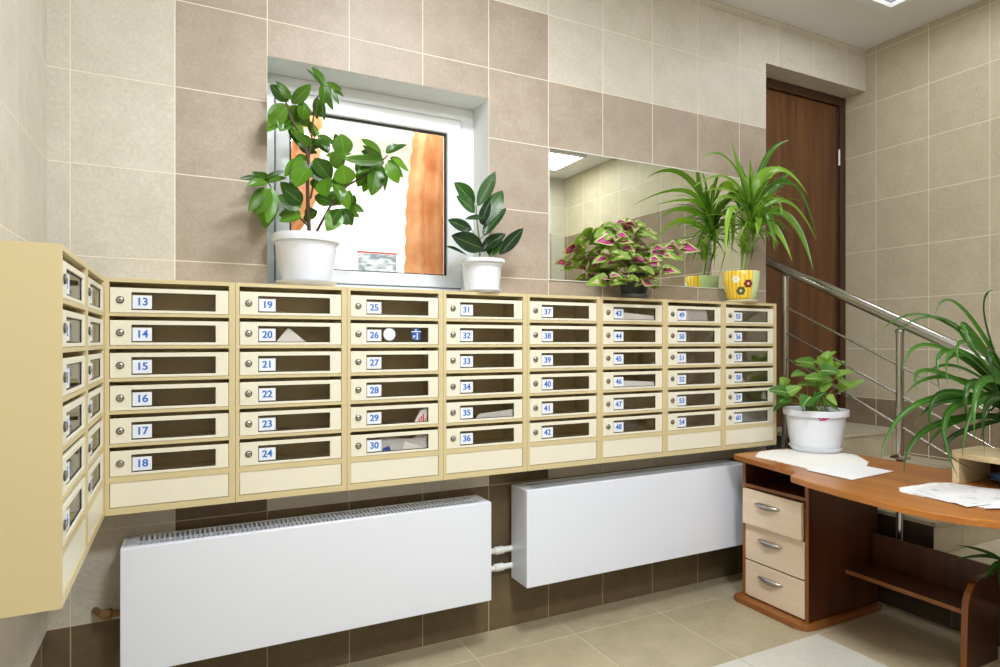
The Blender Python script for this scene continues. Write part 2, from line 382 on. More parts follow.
def wall_grid(bm, us, vs, fn, place):
    """cells of a wall; fn(u, v) gives the material index or None for a hole"""
    vc = {}
    def v(i, j):
        if (i, j) not in vc: vc[i, j] = bm.verts.new(place(us[i], vs[j]))
        return vc[i, j]
    for i in range(len(us) - 1):
        for j in range(len(vs) - 1):
            k = fn((us[i] + us[i + 1]) / 2, (vs[j] + vs[j + 1]) / 2)
            if k is None: continue
            f = bm.faces.new((v(i, j), v(i + 1, j), v(i + 1, j + 1), v(i, j + 1))); f.material_index = k
def grid(a, b, extra): return sorted(set([a, b] + [e for e in extra if a < e < b]))

# ------------------------------------------------------------------ the room
row = lambda j: TZ + j * T
WX0, WX1, WZ0, WZ1 = 0.295, 1.285, ZC + 0.222, ZC + 1.152      # window opening
DX0, DZ1 = 3.158, ZC + 1.695                                    # door recess
LAND = ZC - 0.562
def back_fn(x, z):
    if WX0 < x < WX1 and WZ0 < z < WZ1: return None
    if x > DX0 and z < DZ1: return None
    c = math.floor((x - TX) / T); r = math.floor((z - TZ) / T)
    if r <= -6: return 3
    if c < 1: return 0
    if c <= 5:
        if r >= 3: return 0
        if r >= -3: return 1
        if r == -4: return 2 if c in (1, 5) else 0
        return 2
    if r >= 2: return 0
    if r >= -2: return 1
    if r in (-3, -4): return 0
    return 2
bm = bmesh.new()
wall_grid(bm, grid(XL, XR, [TX + k * T for k in range(-1, 15)] + [WX0, WX1, DX0]),
          grid(0, ZT, [row(j) for j in range(-7, 6)] + [WZ0, WZ1, DZ1]), back_fn, lambda u, v: (u, YB, v))
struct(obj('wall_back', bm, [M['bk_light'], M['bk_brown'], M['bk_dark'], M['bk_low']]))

bm = bmesh.new()
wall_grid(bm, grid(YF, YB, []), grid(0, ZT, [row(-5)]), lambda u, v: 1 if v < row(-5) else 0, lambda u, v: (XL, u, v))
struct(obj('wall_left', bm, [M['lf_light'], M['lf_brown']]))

rrow = lambda j: RZ + j * T
bm = bmesh.new()
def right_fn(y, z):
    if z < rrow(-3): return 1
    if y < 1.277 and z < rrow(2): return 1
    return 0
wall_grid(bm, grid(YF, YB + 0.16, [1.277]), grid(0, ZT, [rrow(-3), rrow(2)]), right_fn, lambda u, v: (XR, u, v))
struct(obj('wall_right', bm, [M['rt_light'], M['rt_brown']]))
bm = bmesh.new()
wall_grid(bm, grid(XL, XR, [3.935]), grid(0, ZT, [row(2)]), lambda u, v: 1 if (u < 3.935 and v < row(2)) else 0, lambda u, v: (u, YF, v))
struct(obj('wall_front', bm, [M['bk_light'], M['bk_brown']]))

bm = bmesh.new()
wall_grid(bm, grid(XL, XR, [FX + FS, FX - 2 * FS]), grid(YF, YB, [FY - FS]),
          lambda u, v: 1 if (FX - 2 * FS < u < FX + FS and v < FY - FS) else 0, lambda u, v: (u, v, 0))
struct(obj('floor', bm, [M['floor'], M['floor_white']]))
bm = bmesh.new()
cu = [XL, XR]; cv = [YF, YB]
for px, py in PANELS: cu += [px - 0.3, px + 0.3]; cv += [py - 0.3, py + 0.3]
def ceil_fn(x, y):
    for px, py in PANELS:
        if abs(x - px) < 0.3 and abs(y - py) < 0.3: return None
    return 0
wall_grid(bm, sorted(set(cu)), sorted(set(cv)), ceil_fn, lambda u, v: (u, v, ZT))
struct(obj('ceiling', bm, M['ceiling']))
# thin tile edge strip along the ceiling
bm = bmesh.new(); bx(bm, XL, XR, YB - 0.004, YB - 0.0005, ZT - 0.045, ZT - 0.001)
struct(obj('trim_1', bm, M['bk_light']))
bm = bmesh.new(); bx(bm, XR - 0.004, XR - 0.0005, YF, YB - 0.0125, ZT - 0.045, ZT - 0.001)
struct(obj('trim_2', bm, M['rt_light']))

for i, (px, py) in enumerate(PANELS):
    desc = ['square white ceiling light panel above the stairs at the top right edge',
            'square ceiling light panel seen as a bright patch in the mirror',
            'added square ceiling light panel above the middle of the room, unseen',
            'added square ceiling light panel near the rear wall, unseen'][i]
    t = thing('ceiling_light', desc, 'ceiling light', (px, py, ZT))
    bm = bmesh.new()
    for (a, b, z0, z1) in ((0.30, 0.272, -0.03, 0.008), (0.272, 0.25, -0.03, -0.004)):
        frame_bm(bm, -a, a, -a, a, -b, b, -b, b, z0, z1)
    bmesh.ops.rotate(bm, verts=bm.verts[:], cent=(0, 0, 0), matrix=Matrix.Rotation(PI / 2, 3, 'X'))
    obj('frame', bm, M['pvc'], t)
    bm = bmesh.new(); bx(bm, -0.25, 0.25, -0.25, 0.25, 0.012, 0.03); obj('diffuser', bm, M['lamp'], t)

# --- window reveal, sill, frame
RY = 2.83
bm = bmesh.new()
bx(bm, WX0 - 0.03, WX0, YB + 0.002, RY + 0.1, WZ0 - 0.03, WZ1 + 0.03); bx(bm, WX1, WX1 + 0.03, YB + 0.002, RY + 0.1, WZ0 - 0.03, WZ1 + 0.03)
bx(bm, WX0, WX1, YB + 0.002, RY + 0.1, WZ1, WZ1 + 0.03)
struct(obj('trim_3', bm, M['plaster']))
t = bpy.data.objects.new('window_1', None); COL.objects.link(t); struct(t); t.location = ((WX0 + WX1) / 2, RY, WZ0)
wx, wz = (WX0 + WX1) / 2, WZ0
H_ = WZ1 - WZ0; hw = (WX1 - WX0) / 2
bm = bmesh.new(); bx(bm, -hw, hw, YB - 0.005 - RY, 0.08, -0.03, 0.0); obj('window_sill', bm, M['pvc'], t, bevel=0.003)
# fixed frame and sash
SX0, SX1, SZ0, SZ1 = 0.347 - wx, 1.212 - wx, ZC + 0.262 - wz, ZC + 1.085 - wz
GX0, GX1, GZ0, GZ1 = 0.404 - wx, 1.141 - wx, ZC + 0.32 - wz, ZC + 1.0145 - wz
bm = bmesh.new(); frame_bm(bm, -hw, hw, 0.0, H_, SX0 - 0.004, SX1 + 0.004, SZ0 - 0.004, SZ1 + 0.004, 0.012, 0.075)
obj('window_frame', bm, M['pvc'], t, bevel=0.004)
bm = bmesh.new(); frame_bm(bm, SX0, SX1, SZ0, SZ1, GX0, GX1, GZ0, GZ1, 0.0, 0.065)
sash = obj('window_sash', bm, M['pvc'], t, bevel=0.006)
bm = bmesh.new(); frame_bm(bm, GX0, GX1, GZ0, GZ1, GX0 + 0.009, GX1 - 0.009, GZ0 + 0.006, GZ1 - 0.009, 0.018, 0.03)
frame_bm(bm, SX0 - 0.006, SX1 + 0.006, SZ0 - 0.006, SZ1 + 0.006, SX0 - 0.001, SX1 + 0.001, SZ0 - 0.001, SZ1 + 0.001, 0.02, 0.03)
obj('gasket', bm, M['gasket'], sash)
bm = bmesh.new(); bx(bm, GX0 + 0.002, GX1 - 0.002, 0.022, 0.026, GZ0 + 0.002, GZ1 - 0.002); obj('window_pane', bm, M['glass'], sash)

# --- the room behind the window
bm = bmesh.new()
X0_, X1_, Y0_, Y1_, Z0_, Z1_ = -0.7, 2.4, 2.935, 4.6, 0.6, 2.85
wall_grid(bm, [X0_, X1_], [Z0_, Z1_], lambda u, v: 0, lambda u, v: (u, Y1_, v))
wall_grid(bm, [Y0_, Y1_], [Z0_, Z1_], lambda u, v: 0, lambda u, v: (X0_, u, v))
wall_grid(bm, [Y0_, Y1_], [Z0_, Z1_], lambda u, v: 0, lambda u, v: (X1_, u, v))
wall_grid(bm, [X0_, X1_], [Y0_, Y1_], lambda u, v: 0, lambda u, v: (u, v, Z1_))
wall_grid(bm, [X0_, X1_], [Y0_, Y1_], lambda u, v: 0, lambda u, v: (u, v, Z0_))
wall_grid(bm, grid(X0_, X1_, [WX0, WX1]), grid(Z0_, Z1_, [WZ0, WZ1]), lambda u, v: None if (WX0 < u < WX1 and WZ0 < v < WZ1) else 0, lambda u, v: (u, Y0_, v))
struct(obj('wall_next_room', bm, M['outer_white']))
def curtain(edge_pts, xo, label, side):
    """gathered curtain; edge_pts = [(x, z)] of the scalloped inner edge, xo = outer x"""
    bm = bmesh.new(); n, mrows = 28, 60
    z0, z1 = edge_pts[-1][1], edge_pts[0][1]
    rows_ = []
    for j in range(mrows + 1):
        s = j / mrows; z = z1 + (z0 - z1) * s
        for (xa, za), (xb, zb) in zip(edge_pts, edge_pts[1:]):
            if zb <= z <= za: xe = xa + (xb - xa) * (za - z) / (za - zb); break
        xe += side * 0.009 * abs(math.sin(s * 30))
        r = []
        for i in range(n + 1):
            u = i / n; x = xe + (xo - xe) * u
            y = 3.03 + 0.034 * math.sin(u * 26 + 0.8 * math.sin(s * 4)) * min(1, u * 5)
            r.append(bm.verts.new((x, y, z)))
        rows_.append(r)
    for a, b in zip(rows_, rows_[1:]):
        for i in range(n): bm.faces.new((a[i], a[i + 1], b[i + 1], b[i]))
    o = obj('curtain', bm, M['curtain'], smooth=True); sd = o.modifiers.new('solid', 'SOLIDIFY'); sd.thickness = 0.002
    return tag(o, label, 'curtain')
curtain([(1.05, ZC + 1.15), (1.0, ZC + 0.7), (0.99, ZC + 0.28)], 1.40, 'orange scalloped curtain behind the right side of the window', -1)
curtain([(0.58, ZC + 1.15), (0.56, ZC + 0.7), (0.47, ZC + 0.5), (0.42, ZC + 0.28)], 0.20, 'orange scalloped curtain behind the tall plant, left side of window', 1)
p0, p1 = atY(357, 271, 3.05), atY(397, 273, 3.05)
ft = tag(obj('windowsill_slab', (lambda b: (bx(b, 0.32, 1.26, 2.945, 3.12, WZ0 + 0.01, WZ0 + 0.04), b)[1])(bmesh.new()), M['outer_white']), 'white sill slab behind the window glass', 'sill')
bm = bmesh.new()
zt_ = WZ0 + 0.041; xa, xb = p0.x, p1.x
bx(bm, xa, xb, 3.05, 3.056, zt_, zt_ + 0.185, 0)
bx(bm, xa + 0.006, xb - 0.006, 3.0485, 3.05, zt_ + 0.006, zt_ + 0.170, 1)
bx(bm, xa, xb, 3.0485, 3.05, zt_ + 0.174, zt_ + 0.180, 2)
pm, nt, b_ = newmat('faded_landscape_print')
tc = nd(nt, 'ShaderNodeTexCoord'); mp = nd(nt, 'ShaderNodeMapping'); mp.inputs['Scale'].default_value = (5, 1, 13); nt.links.new(tc.outputs['Object'], mp.inputs[0])
nz = nd(nt, 'ShaderNodeTexNoise'); nt.links.new(mp.outputs[0], nz.inputs[0])
nt.links.new(ramp(nt, nz.outputs[0], [(0.4, (0.25, 0.3, 0.38)), (0.6, (0.75, 0.78, 0.8))]), b_.inputs['Base Color'])
tag(obj('picture_card', bm, [M['paper'], pm, M['red']]), 'small grey blue landscape card standing behind the window glass', 'picture card')

# --- door recess, door
RD = 2.83
bm = bmesh.new()
bx(bm, DX0 - 0.03, DX0, YB + 0.001, RD + 0.05, LAND - 0.1, DZ1 + 0.03)
bx(bm, DX0, XR, YB + 0.001, RD + 0.05, DZ1, DZ1 + 0.03)
struct(obj('trim_4', bm, M['bk_light']))
t = bpy.data.objects.new('door_1', None); COL.objects.link(t); struct(t); t.location = (DX0, RD, LAND)
DH = DZ1 - LAND; DW = XR - DX0
bm = bmesh.new()
bx(bm, 0.0, 0.06, -0.02, 0.04, 0, DH); bx(bm, DW - 0.055, DW - 0.001, -0.02, 0.04, 0, DH); bx(bm, 0.06, DW - 0.055, -0.02, 0.04, DH - 0.06, DH)
bx(bm, DW - 0.075, DW - 0.055, -0.005, 0.04, 0, DH - 0.06)
obj('door_frame', bm, M['wood_frame'], t, bevel=0.004)
bm = bmesh.new(); bx(bm, 0.063, DW - 0.078, 0.0, 0.04, 0.005, DH - 0.063); obj('door_leaf', bm, M['wood_door'], t, bevel=0.002)
for hz in (DH - 0.42, 0.25):
    bm = bmesh.new(); tube(bm, [(DW - 0.065, -0.014, hz - 0.05), (DW - 0.065, -0.014, hz + 0.05)], 0.009, 12)
    for q in (-0.052, 0.052): lathe(bm, [(0.0095, hz + q - 0.003), (0.0095, hz + q + 0.003)], DW - 0.065, -0.014, 12)
    smooth_angle(obj('hinge', bm, M['steel'], t))

# ------------------------------------------------------------------ stairs (rise towards the door) and railing
SXs = 3.277; RISE = 0.1627
bm = bmesh.new()
steps = [(2.44, LAND, RD + 0.05)]
for k in range(1, 5): steps.append((2.44 - 0.33 * k, LAND - RISE * k, 2.44 - 0.33 * (k - 1)))
for yn, z, yb in steps:
    bx(bm, SXs, XR - 0.001, yn, yb, 0.001, z - 0.02, 1)
    bx(bm, SXs - 0.006, XR - 0.001, yn - 0.012, yb, z - 0.02, z, 0)
for f in bm.faces:
    if f.material_index == 1:
        n = f.normal if f.normal.length else None
bm.normal_update()
for f in bm.faces:
    if f.material_index == 1 and abs(f.normal.x) > 0.7: f.material_index = 2
bx(bm, DX0 + 0.001, SXs, YB + 0.002, RD + 0.05, LAND - 0.02, LAND, 0)
struct(obj('trim_5', bm, [M['step'], M['riser'], M['dark_tile']]))

RX = 3.24
rail_z = lambda y: ZC + 0.436 + (y - 2.60) * 0.493
t = thing('stair_railing', 'polished steel stair railing with three thin bars beside the brown door', 'railing', (RX, 1.92, 0))
def L(p): return (p[0] - RX, p[1] - 1.92, p[2])
bm = bmesh.new(); y0, y1 = 2.74, 0.75
tube(bm, [L((RX, y, rail_z(y))) for y in (y0, 2.6, 1.92, y1)], 0.0285, 20)
smooth_angle(obj('handrail', bm, M['chrome'], t))
for y, zb in ((2.60, LAND - 0.62), (1.92, 0.28), (1.10, 0.02)):
    zt = rail_z(y) - 0.045
    bm = bmesh.new(); tube(bm, [L((RX, y, zb)), L((RX, y, zt))], 0.0185, 18)
    lathe(bm, [(0.0205, zt - 0.012), (0.022, zt - 0.005), (0.019, zt + 0.004), (0.011, zt + 0.009), (0.008, zt + 0.03)], 0, y - 1.92, 18)
    p = smooth_angle(obj('post', bm, M['chrome'], t))
    if y == 1.92:
        bm = bmesh.new(); lathe(bm, [(0.046, ZC - 0.592), (0.046, ZC - 0.588), (0.03, ZC - 0.578), (0.0195, ZC - 0.574)], 0, 0, 28)
        smooth_angle(obj('collar', bm, M['chrome'], p))
for dz in (0.225, 0.375, 0.53):
    bm = bmesh.new(); tube(bm, [L((RX, 2.60, rail_z(2.60) - dz)), L((RX, 0.8, rail_z(0.8) - dz))], 0.0062, 10)
    smooth_angle(obj('bar', bm, M['chrome'], t))

# ------------------------------------------------------------------ mirror
t = thing('wall_mirror', 'frameless rectangular mirror set in the tiled wall behind the plants', 'mirror', (1.617, YB, row(-1)))
mw, mh = 2.935 - 1.617, 2 * T - 0.004
bm = bmesh.new(); bx(bm, 0, mw, -0.005, -0.001, 0.002, mh); obj('mirror_glass', bm, M['mirror'], t)
bm = bmesh.new(); frame_bm(bm, -0.004, mw + 0.004, -0.002, mh + 0.004, 0.0, mw, 0.002, mh, -0.006, -0.001); obj('edge_strip', bm, M['plaster'], t)

# ------------------------------------------------------------------ letter boxes
CW, CD, CH = 0.4057, 0.196, 0.8011
CZ = ZC - 0.5867
SW = 0.0135; SR = 0.0215
DOORW = CW - SW - SR - 0.003
door_top = lambda k: 0.7695 - 0.111 * k
DOORH = 0.0850
def body_mesh():
    bm = bmesh.new()
    bx(bm, 0.0006, SW, 0, CD, 0, CH); bx(bm, CW - SR, CW - 0.0006, 0, CD, 0, CH)
    bx(bm, SW, CW - SR, CD - 0.003, CD, 0.0, CH)
    bx(bm, SW, CW - SR, 0, CD - 0.003, CH - 0.013, CH); bx(bm, SW, CW - SR, 0, CD - 0.003, 0, 0.0225)
    for k in range(6):
        z = door_top(k) - DOORH
        th = 0.011 if k < 5 else 0.020
        bx(bm, SW, CW - SR, 0.001, 0.016, z - 0.001 - th, z - 0.001)
        bx(bm, SW, CW - SR, 0.016, CD - 0.003, z - 0.004, z - 0.002)
    o = obj('tmp', bm, M['mustard'], bevel=0.0)
    me = o.data; bpy.data.objects.remove(o); me.name = 'letter_box_body'; return me
def mesh_of(bm, mats, name, smooth=False):
    o = obj(name, bm, mats); me = o.data
    if smooth: smooth_angle(o)
    bpy.data.objects.remove(o); return me
BODY = body_mesh()
WN = (0.063, 0.325, 0.0095, 0.0700)
def rr_door():
    bm = bmesh.new(); frame_bm(bm, 0, DOORW, 0, DOORH, WN[0], WN[1], WN[2], WN[3], 0.0, 0.010)
    bmesh.ops.recalc_face_normals(bm, faces=bm.faces[:])
    ed = [e for e in bm.edges if e.calc_face_angle(0) > 1 and all(v.co.y < 0.001 for v in e.verts)]
    bmesh.ops.bevel(bm, geom=ed, offset=0.0012, segments=2, affect='EDGES')
    return mesh_of(bm, M['cream'], 'letter_box_door')
DOOR = rr_door()
bm = bmesh.new(); bx(bm, WN[0] + 0.002, WN[1] - 0.002, 0.005, 0.0062, WN[2] + 0.002, WN[3] - 0.002, 0)
frame_bm(bm, WN[0], WN[1], WN[2], WN[3], WN[0] + 0.0025, WN[1] - 0.0025, WN[2] + 0.0025, WN[3] - 0.0025, 0.0035, 0.008, 1)
PANE = mesh_of(bm, [M['pane'], M['gasket']], 'door_window')
bm = bmesh.new(); bx(bm, 0, 0.058, 0, 0.0008, 0, 0.046); PLATE = mesh_of(bm, M['plate'], 'number_label')
bm = bmesh.new()
lathe(bm, [(0.0118, 0.0), (0.0122, 0.004), (0.0108, 0.0055), (0.0092, 0.0055)], n=24, mi=0)
lathe(bm, [(0.0085, 0.002), (0.0085, 0.0065), (0.0060, 0.0078), (0.0040, 0.0078)], n=24, mi=1)
bx(bm, -0.0012, 0.0012, -0.004, 0.004, 0.0074, 0.0082, 0)
bmesh.ops.rotate(bm, verts=bm.verts[:], cent=(0, 0, 0), matrix=Matrix.Rotation(PI / 2, 3, 'X'))
LOCK = mesh_of(bm, [M['steel_dark'], M['steel']], 'lock', True)
bm = bmesh.new(); bx(bm, 0, DOORW, 0, 0.01, 0, 0.084)
bmesh.ops.bevel(bm, geom=[e for e in bm.edges if all(v.co.y < 0.001 for v in e.verts)], offset=0.0012, segments=2, affect='EDGES')
PANEL = mesh_of(bm, M['cream'], 'bottom_panel')
def text_mesh(s, size, mat, ext=0.0003, off=0.0):
    c = bpy.data.curves.new('txt', 'FONT'); c.body = s; c.size = size; c.align_x = 'CENTER'; c.align_y = 'CENTER'; c.extrude = ext; c.offset = off
    o = bpy.data.objects.new('txt', c); COL.objects.link(o); bpy.context.view_layer.update()
    me = bpy.data.meshes.new_from_object(o.evaluated_get(bpy.context.evaluated_depsgraph_get())); bpy.data.objects.remove(o)
    b2 = bmesh.new(); b2.from_mesh(me); g0 = b2.verts[:]
    for q in (-0.0006, 0.0006):
        r_ = bmesh.ops.duplicate(b2, geom=b2.verts[:len(g0)] + [e for e in b2.edges if e.verts[0] in set(g0) and e.verts[1] in set(g0)] + [f for f in b2.faces if all(v in set(g0) for v in f.verts)])
        for v in [x for x in r_['geom'] if isinstance(x, bmesh.types.BMVert)]: v.co.x += q; v.co.z += q * 0.1
    b2.to_mesh(me); b2.free()
    me.materials.clear(); me.materials.append(mat); return me
ordinals = ['first', 'second', 'third', 'fourth', 'fifth', 'sixth', 'seventh', 'eighth']
CABS = []
def cabinet(loc, rotz, first, label, group):
    t = thing('letter_box_cabinet', label, 'mailbox', loc, rotz, group)
    shared('cabinet_body', BODY, t)
    shared('bottom_panel', PANEL, t, (SW + 0.0015, 0.003, 0.0245))
    for k in range(6):
        n = first + k
        dr = shared('door', DOOR, t, (SW + 0.0015, 0.002, door_top(k) - DOORH))
        dr['label'] = 'cream door with smoky window, numbered %d' % n
        shared('door_window', PANE, dr); shared('lock', LOCK, dr, (0.0300, 0.0015, 0.043))
        pl = shared('number_label', PLATE, dr, (WN[0] + 0.003, 0.0028, 0.0145))
        shared('number', text_mesh(str(n), 0.036, M['ink'], off=0.0006), dr, (WN[0] + 0.032, 0.0026, 0.0375), (PI / 2, 0, 0))
        CABS.append((n, dr, t))
    return t
WHERE = ['cream letter box cabinet numbered from 13, meeting the left corner, bare wall above',
         'cream letter box cabinet with the big ficus pot standing on it',
         'cream letter box cabinet below the window with round and blue stickers',
         'cream letter box cabinet with the small rubber plant pot standing on it',
         'cream letter box cabinet with nothing on top, between rubber plant and coleus',
         'cream letter box cabinet with the black coleus pot standing on it',
         'cream letter box cabinet between the coleus cabinet and the one at the stair end',
         'last cream letter box cabinet of the row, touching the stair doorway']
for c in range(8):
    a = 13 + 6 * c
    cabinet((-0.2426 + c * CW, YB - 0.2 - 0.003, CZ), 0, a, WHERE[c], 'letter box cabinets along the back wall')
cabinet((-0.2426, 1.6556, CZ), PI / 2, 1, 'letter box cabinet on the left wall nearest the viewer, its side filling the left edge', 'letter box cabinets on the left wall')
cabinet((-0.2426, 1.6556 + CW, CZ), PI / 2, 7, 'letter box cabinet on the left wall touching the corner', 'letter box cabinets on the left wall')
# stickers on door 26
for n, dr, t in CABS:
    if n == 26:
        bm = bmesh.new(); lathe(bm, [(0.025, 0), (0.025, 0.0008)], n=32); bmesh.ops.rotate(bm, verts=bm.verts[:], cent=(0, 0, 0), matrix=Matrix.Rotation(PI / 2, 3, 'X'))
        o = obj('round_sticker', bm, M['plate'], dr, loc=(0.158, 0.0048, 0.042)); o['label'] = 'round white sticker'
        bm = bmesh.new(); bx(bm, -0.019, 0.019, 0, 0.0008, -0.014, 0.014); bx(bm, -0.010, 0.014, 0, 0.0008, 0.014, 0.025); bx(bm, -0.014, 0.018, 0, 0.0008, -0.023, -0.014)
        o = obj('blue_sticker', bm, M['blue'], dr, loc=(0.272, 0.0042, 0.042)); o['label'] = 'blue square sticker with white mark'
        bm = bmesh.new(); bx(bm, -0.022, 0.022, -0.0004, 0.0, 0.010, 0.013); bx(bm, -0.003, 0.001, -0.0004, 0, 0.013, 0.022); bx(bm, 0.003, 0.007, -0.0004, 0, -0.019, 0.006); bx(bm, -0.014, -0.004, -0.0004, 0, -0.010, -0.004); bx(bm, -0.014, -0.011, -0.0004, 0, -0.016, -0.004);bx(bm, -0.002, 0.010, -0.0004, 0, -0.020, -0.017)
        obj('sticker_mark', bm, M['plate'], dr, loc=(0.272, 0.0042, 0.042))
# letters lying behind the little windows
bx_ = {n: (t.location.x + dr.location.x, t.location.y + dr.location.y, t.location.z + dr.location.z) for n, dr, t in CABS if n >= 13}
def letter(n, poly, label, dy=0.0105, mat='paper', lean=0.008, extra=None, name='letter'):
    """sheet leaning behind the window of box n; poly in door coordinates (x, z)"""
    X, Y, Z = bx_[n]
    bm = bmesh.new()
    f = []
    for y in (0, 0.0015):
        f.append([bm.verts.new((x, y + lean * (z - 0.01) / 0.06, z)) for x, z in poly])
    bm.faces.new(f[0][::-1]); bm.faces.new(f[1]); m = len(poly)
    for k in range(m): bm.faces.new((f[0][k], f[0][(k + 1) % m], f[1][(k + 1) % m], f[1][k]))
    o = obj(name, bm, M[mat], loc=(X, Y + dy, Z)); tag(o, label, 'letter'); return o
B0 = 0.003
letter(20, [(0.12, B0), (0.245, B0), (0.172, 0.066)], 'white envelope corner pointing up behind window 20')
letter(29, [(0.262, B0), (0.333, B0), (0.333, 0.072), (0.295, 0.058)], 'white leaflet with red print behind window 29')
X, Y, Z = bx_[29]
bm = bmesh.new()
for q in range(5): bx(bm, 0.285 + q * 0.009, 0.290 + q * 0.009, -0.001, 0.0, 0.012 + 0.004 * (q % 2), 0.024 + 0.01 * (q % 3))
o = obj('red_print', bm, M['red'], loc=(X, Y + 0.0102, Z)); tag(o, 'red lettering scrap on the leaflet in box 29', 'letter')
letter(30, [(0.12, B0), (0.333, B0), (0.333, 0.07), (0.30, 0.075), (0.26, 0.052), (0.125, 0.068)], 'crumpled grey printed newspaper filling box 30', dy=0.016, mat='paper_grey')
letter(30, [(0.215, B0), (0.33, B0 + 0.002), (0.225, 0.045)], 'white folded slip in front of the newspaper in box 30', dy=0.0115)
letter(30, [(0.125, B0), (0.17, B0), (0.16, 0.03), (0.135, 0.024)], 'small blue printed scrap low in box 30', dy=0.0100, mat='blue')
letter(35, [(0.13, B0), (0.333, B0), (0.333, 0.042), (0.16, 0.030)], 'rolled white paper lying behind window 35', mat='paper_grey')
letter(43, [(0.10, B0), (0.333, B0), (0.333, 0.032), (0.13, 0.045)], 'white envelope lying flat behind window 43')
letter(46, [(0.115, B0), (0.333, B0), (0.333, 0.030), (0.13, 0.042)], 'white envelope lying behind window 46')
letter(45, [(0.285, B0), (0.333, B0), (0.333, 0.022)], 'paper corner at the right of window 45')
letter(49, [(0.10, B0), (0.285, B0), (0.275, 0.072), (0.12, 0.066)], 'upright white paper stack behind window 49', dy=0.0095, lean=0.004)
letter(58, [(0.11, B0), (0.165, B0), (0.13, 0.042)], 'small white triangle of paper behind window 58')
letter(59, [(0.29, 0.02), (0.325, 0.02), (0.325, 0.045), (0.308, 0.065), (0.29, 0.045)], 'little white tag hanging behind window 59', dy=0.010)

# ------------------------------------------------------------------ radiators
def radiator(x0, x1, ztop, zbot, label, yf=2.49, slots=True):
    t = thing('radiator', label, 'radiator', (x0, yf, zbot))
    W_, D_, H = x1 - x0, 2.645 - yf, ztop - zbot
    bm = bmesh.new()
    # sheet casing: front, ends, top rim with the grille opening
    bx(bm, 0, W_, 0, 0.012, 0, H); bx(bm, 0, 0.012, 0.012, D_, 0, H); bx(bm, W_ - 0.012, W_, 0.012, D_, 0, H)
    bx(bm, 0.012, 0.05, 0.012, D_, H - 0.008, H); bx(bm, W_ - 0.05, W_ - 0.012, 0.012, D_, H - 0.008, H)
    bx(bm, 0.05, W_ - 0.05, 0.012, 0.028, H - 0.008, H); bx(bm, 0.05, W_ - 0.05, D_ - 0.012, D_, H - 0.008, H)
    bx(bm, 0.012, W_ - 0.012, D_ - 0.006, D_, 0.0, H - 0.01)
    obj('casing', bm, M['enamel'], t, bevel=0.004, seg=3)
    bm = bmesh.new(); n = int((W_ - 0.10) / 0.0165)
    for k in range(n + 1):
        x = 0.05 + (W_ - 0.10) * k / n
        bx(bm, x - 0.0038, x + 0.0038, 0.026, D_ - 0.010, H - 0.014, H - 0.002)
    bx(bm, 0.05, W_ - 0.05, D_ * 0.52, D_ * 0.52 + 0.005, H - 0.016, H - 0.003)
    obj('grille', bm, M['enamel'], t)
    bm = bmesh.new(); bx(bm, 0.02, W_ - 0.02, 0.02, D_ - 0.012, 0.03, H - 0.10); obj('heating_element', bm, M['rad_dark'], t)
    return t
radiator(-0.200, 1.212, ZC - 0.712, ZC - 1.148, 'long white panel radiator on the left, slotted grille on top, under the letter boxes')
radiator(1.392, 2.80, ZC - 0.682, ZC - 1.128, 'white panel radiator on the right, its end behind the desk')
for z, nm in ((ZC - 0.987, 'upper white pipe joining the two radiators'), (ZC - 1.068, 'lower white pipe joining the two radiators')):
    bm = bmesh.new(); tube(bm, [(1.213, 2.640, z), (1.391, 2.640, z)], 0.0135, 14)
    tube(bm, [(1.30, 2.640, z), (1.345, 2.640, z)], 0.0185, 14); tube(bm, [(1.22, 2.640, z), (1.24, 2.640, z)], 0.0175, 14)
    o = smooth_angle(obj('heating_pipe', bm, M['pipe'])); tag(o, nm, 'pipe')
vp = atY(113, 614, 2.60)
bm = bmesh.new(); tube(bm, [(-0.29, 2.665, vp.z), (-0.265, 2.61, vp.z), (-0.19, 2.60, vp.z)], [0.012, 0.012, 0.012], 12)
tube(bm, [(-0.262, 2.61, vp.z), (-0.235, 2.605, vp.z)], 0.019, 6)
o = smooth_angle(obj('radiator_valve', bm, M['rust'])); tag(o, 'rusty brass valve stub at the left end of the long radiator', 'valve')

# ------------------------------------------------------------------ desk
DT = ZC - 0.60
desk = thing('desk', 'cherry wood desk with curved top, three pale drawers and a lower shelf', 'desk', (2.63, 2.0, 0))
def D(x, y): return (x - 2.63, y - 2.0)
top_pts = [(3.19, 2.42), (2.625, 2.42), (2.607, 2.41), (2.592, 2.385), (2.515, 1.975), (2.50, 1.95), (2.435, 1.925), (2.405, 1.90), (2.375, 1.80), (2.345, 1.62), (2.325, 1.42), (2.335, 1.28),
           (2.37, 1.18), (2.44, 1.09), (2.52, 1.03), (2.60, 0.98), (2.66, 0.90), (2.68, 0.70), (3.19, 0.70)]
bm = bmesh.new(); prism(bm, [D(*p) for p in top_pts], DT - 0.026, DT)
obj('desktop', bm, M['desk_top'], desk, bevel=0.004, seg=3)
PX0, PX1, PY0, PY1 = 2.655, 3.185, 2.0, 2.395
def DB(bm, x0, x1, y0, y1, z0, z1): bx(bm, x0 - 2.63, x1 - 2.63, y0 - 2.0, y1 - 2.0, z0, z1)
bm = bmesh.new(); DB(bm, PX0, PX1, PY0, PY0 + 0.02, 0.03, DT - 0.026); o = obj('side_panel', bm, M['desk'], desk, bevel=0.001)
bm = bmesh.new(); DB(bm, PX0, PX1, PY1 - 0.02, PY1, 0.03, DT - 0.026); obj('side_panel', bm, M['desk'], desk, bevel=0.001)
bm = bmesh.new(); DB(bm, PX1 - 0.012, PX1, PY0 + 0.02, PY1 - 0.02, 0.03, DT - 0.026); obj('back_panel', bm, M['desk'], desk)
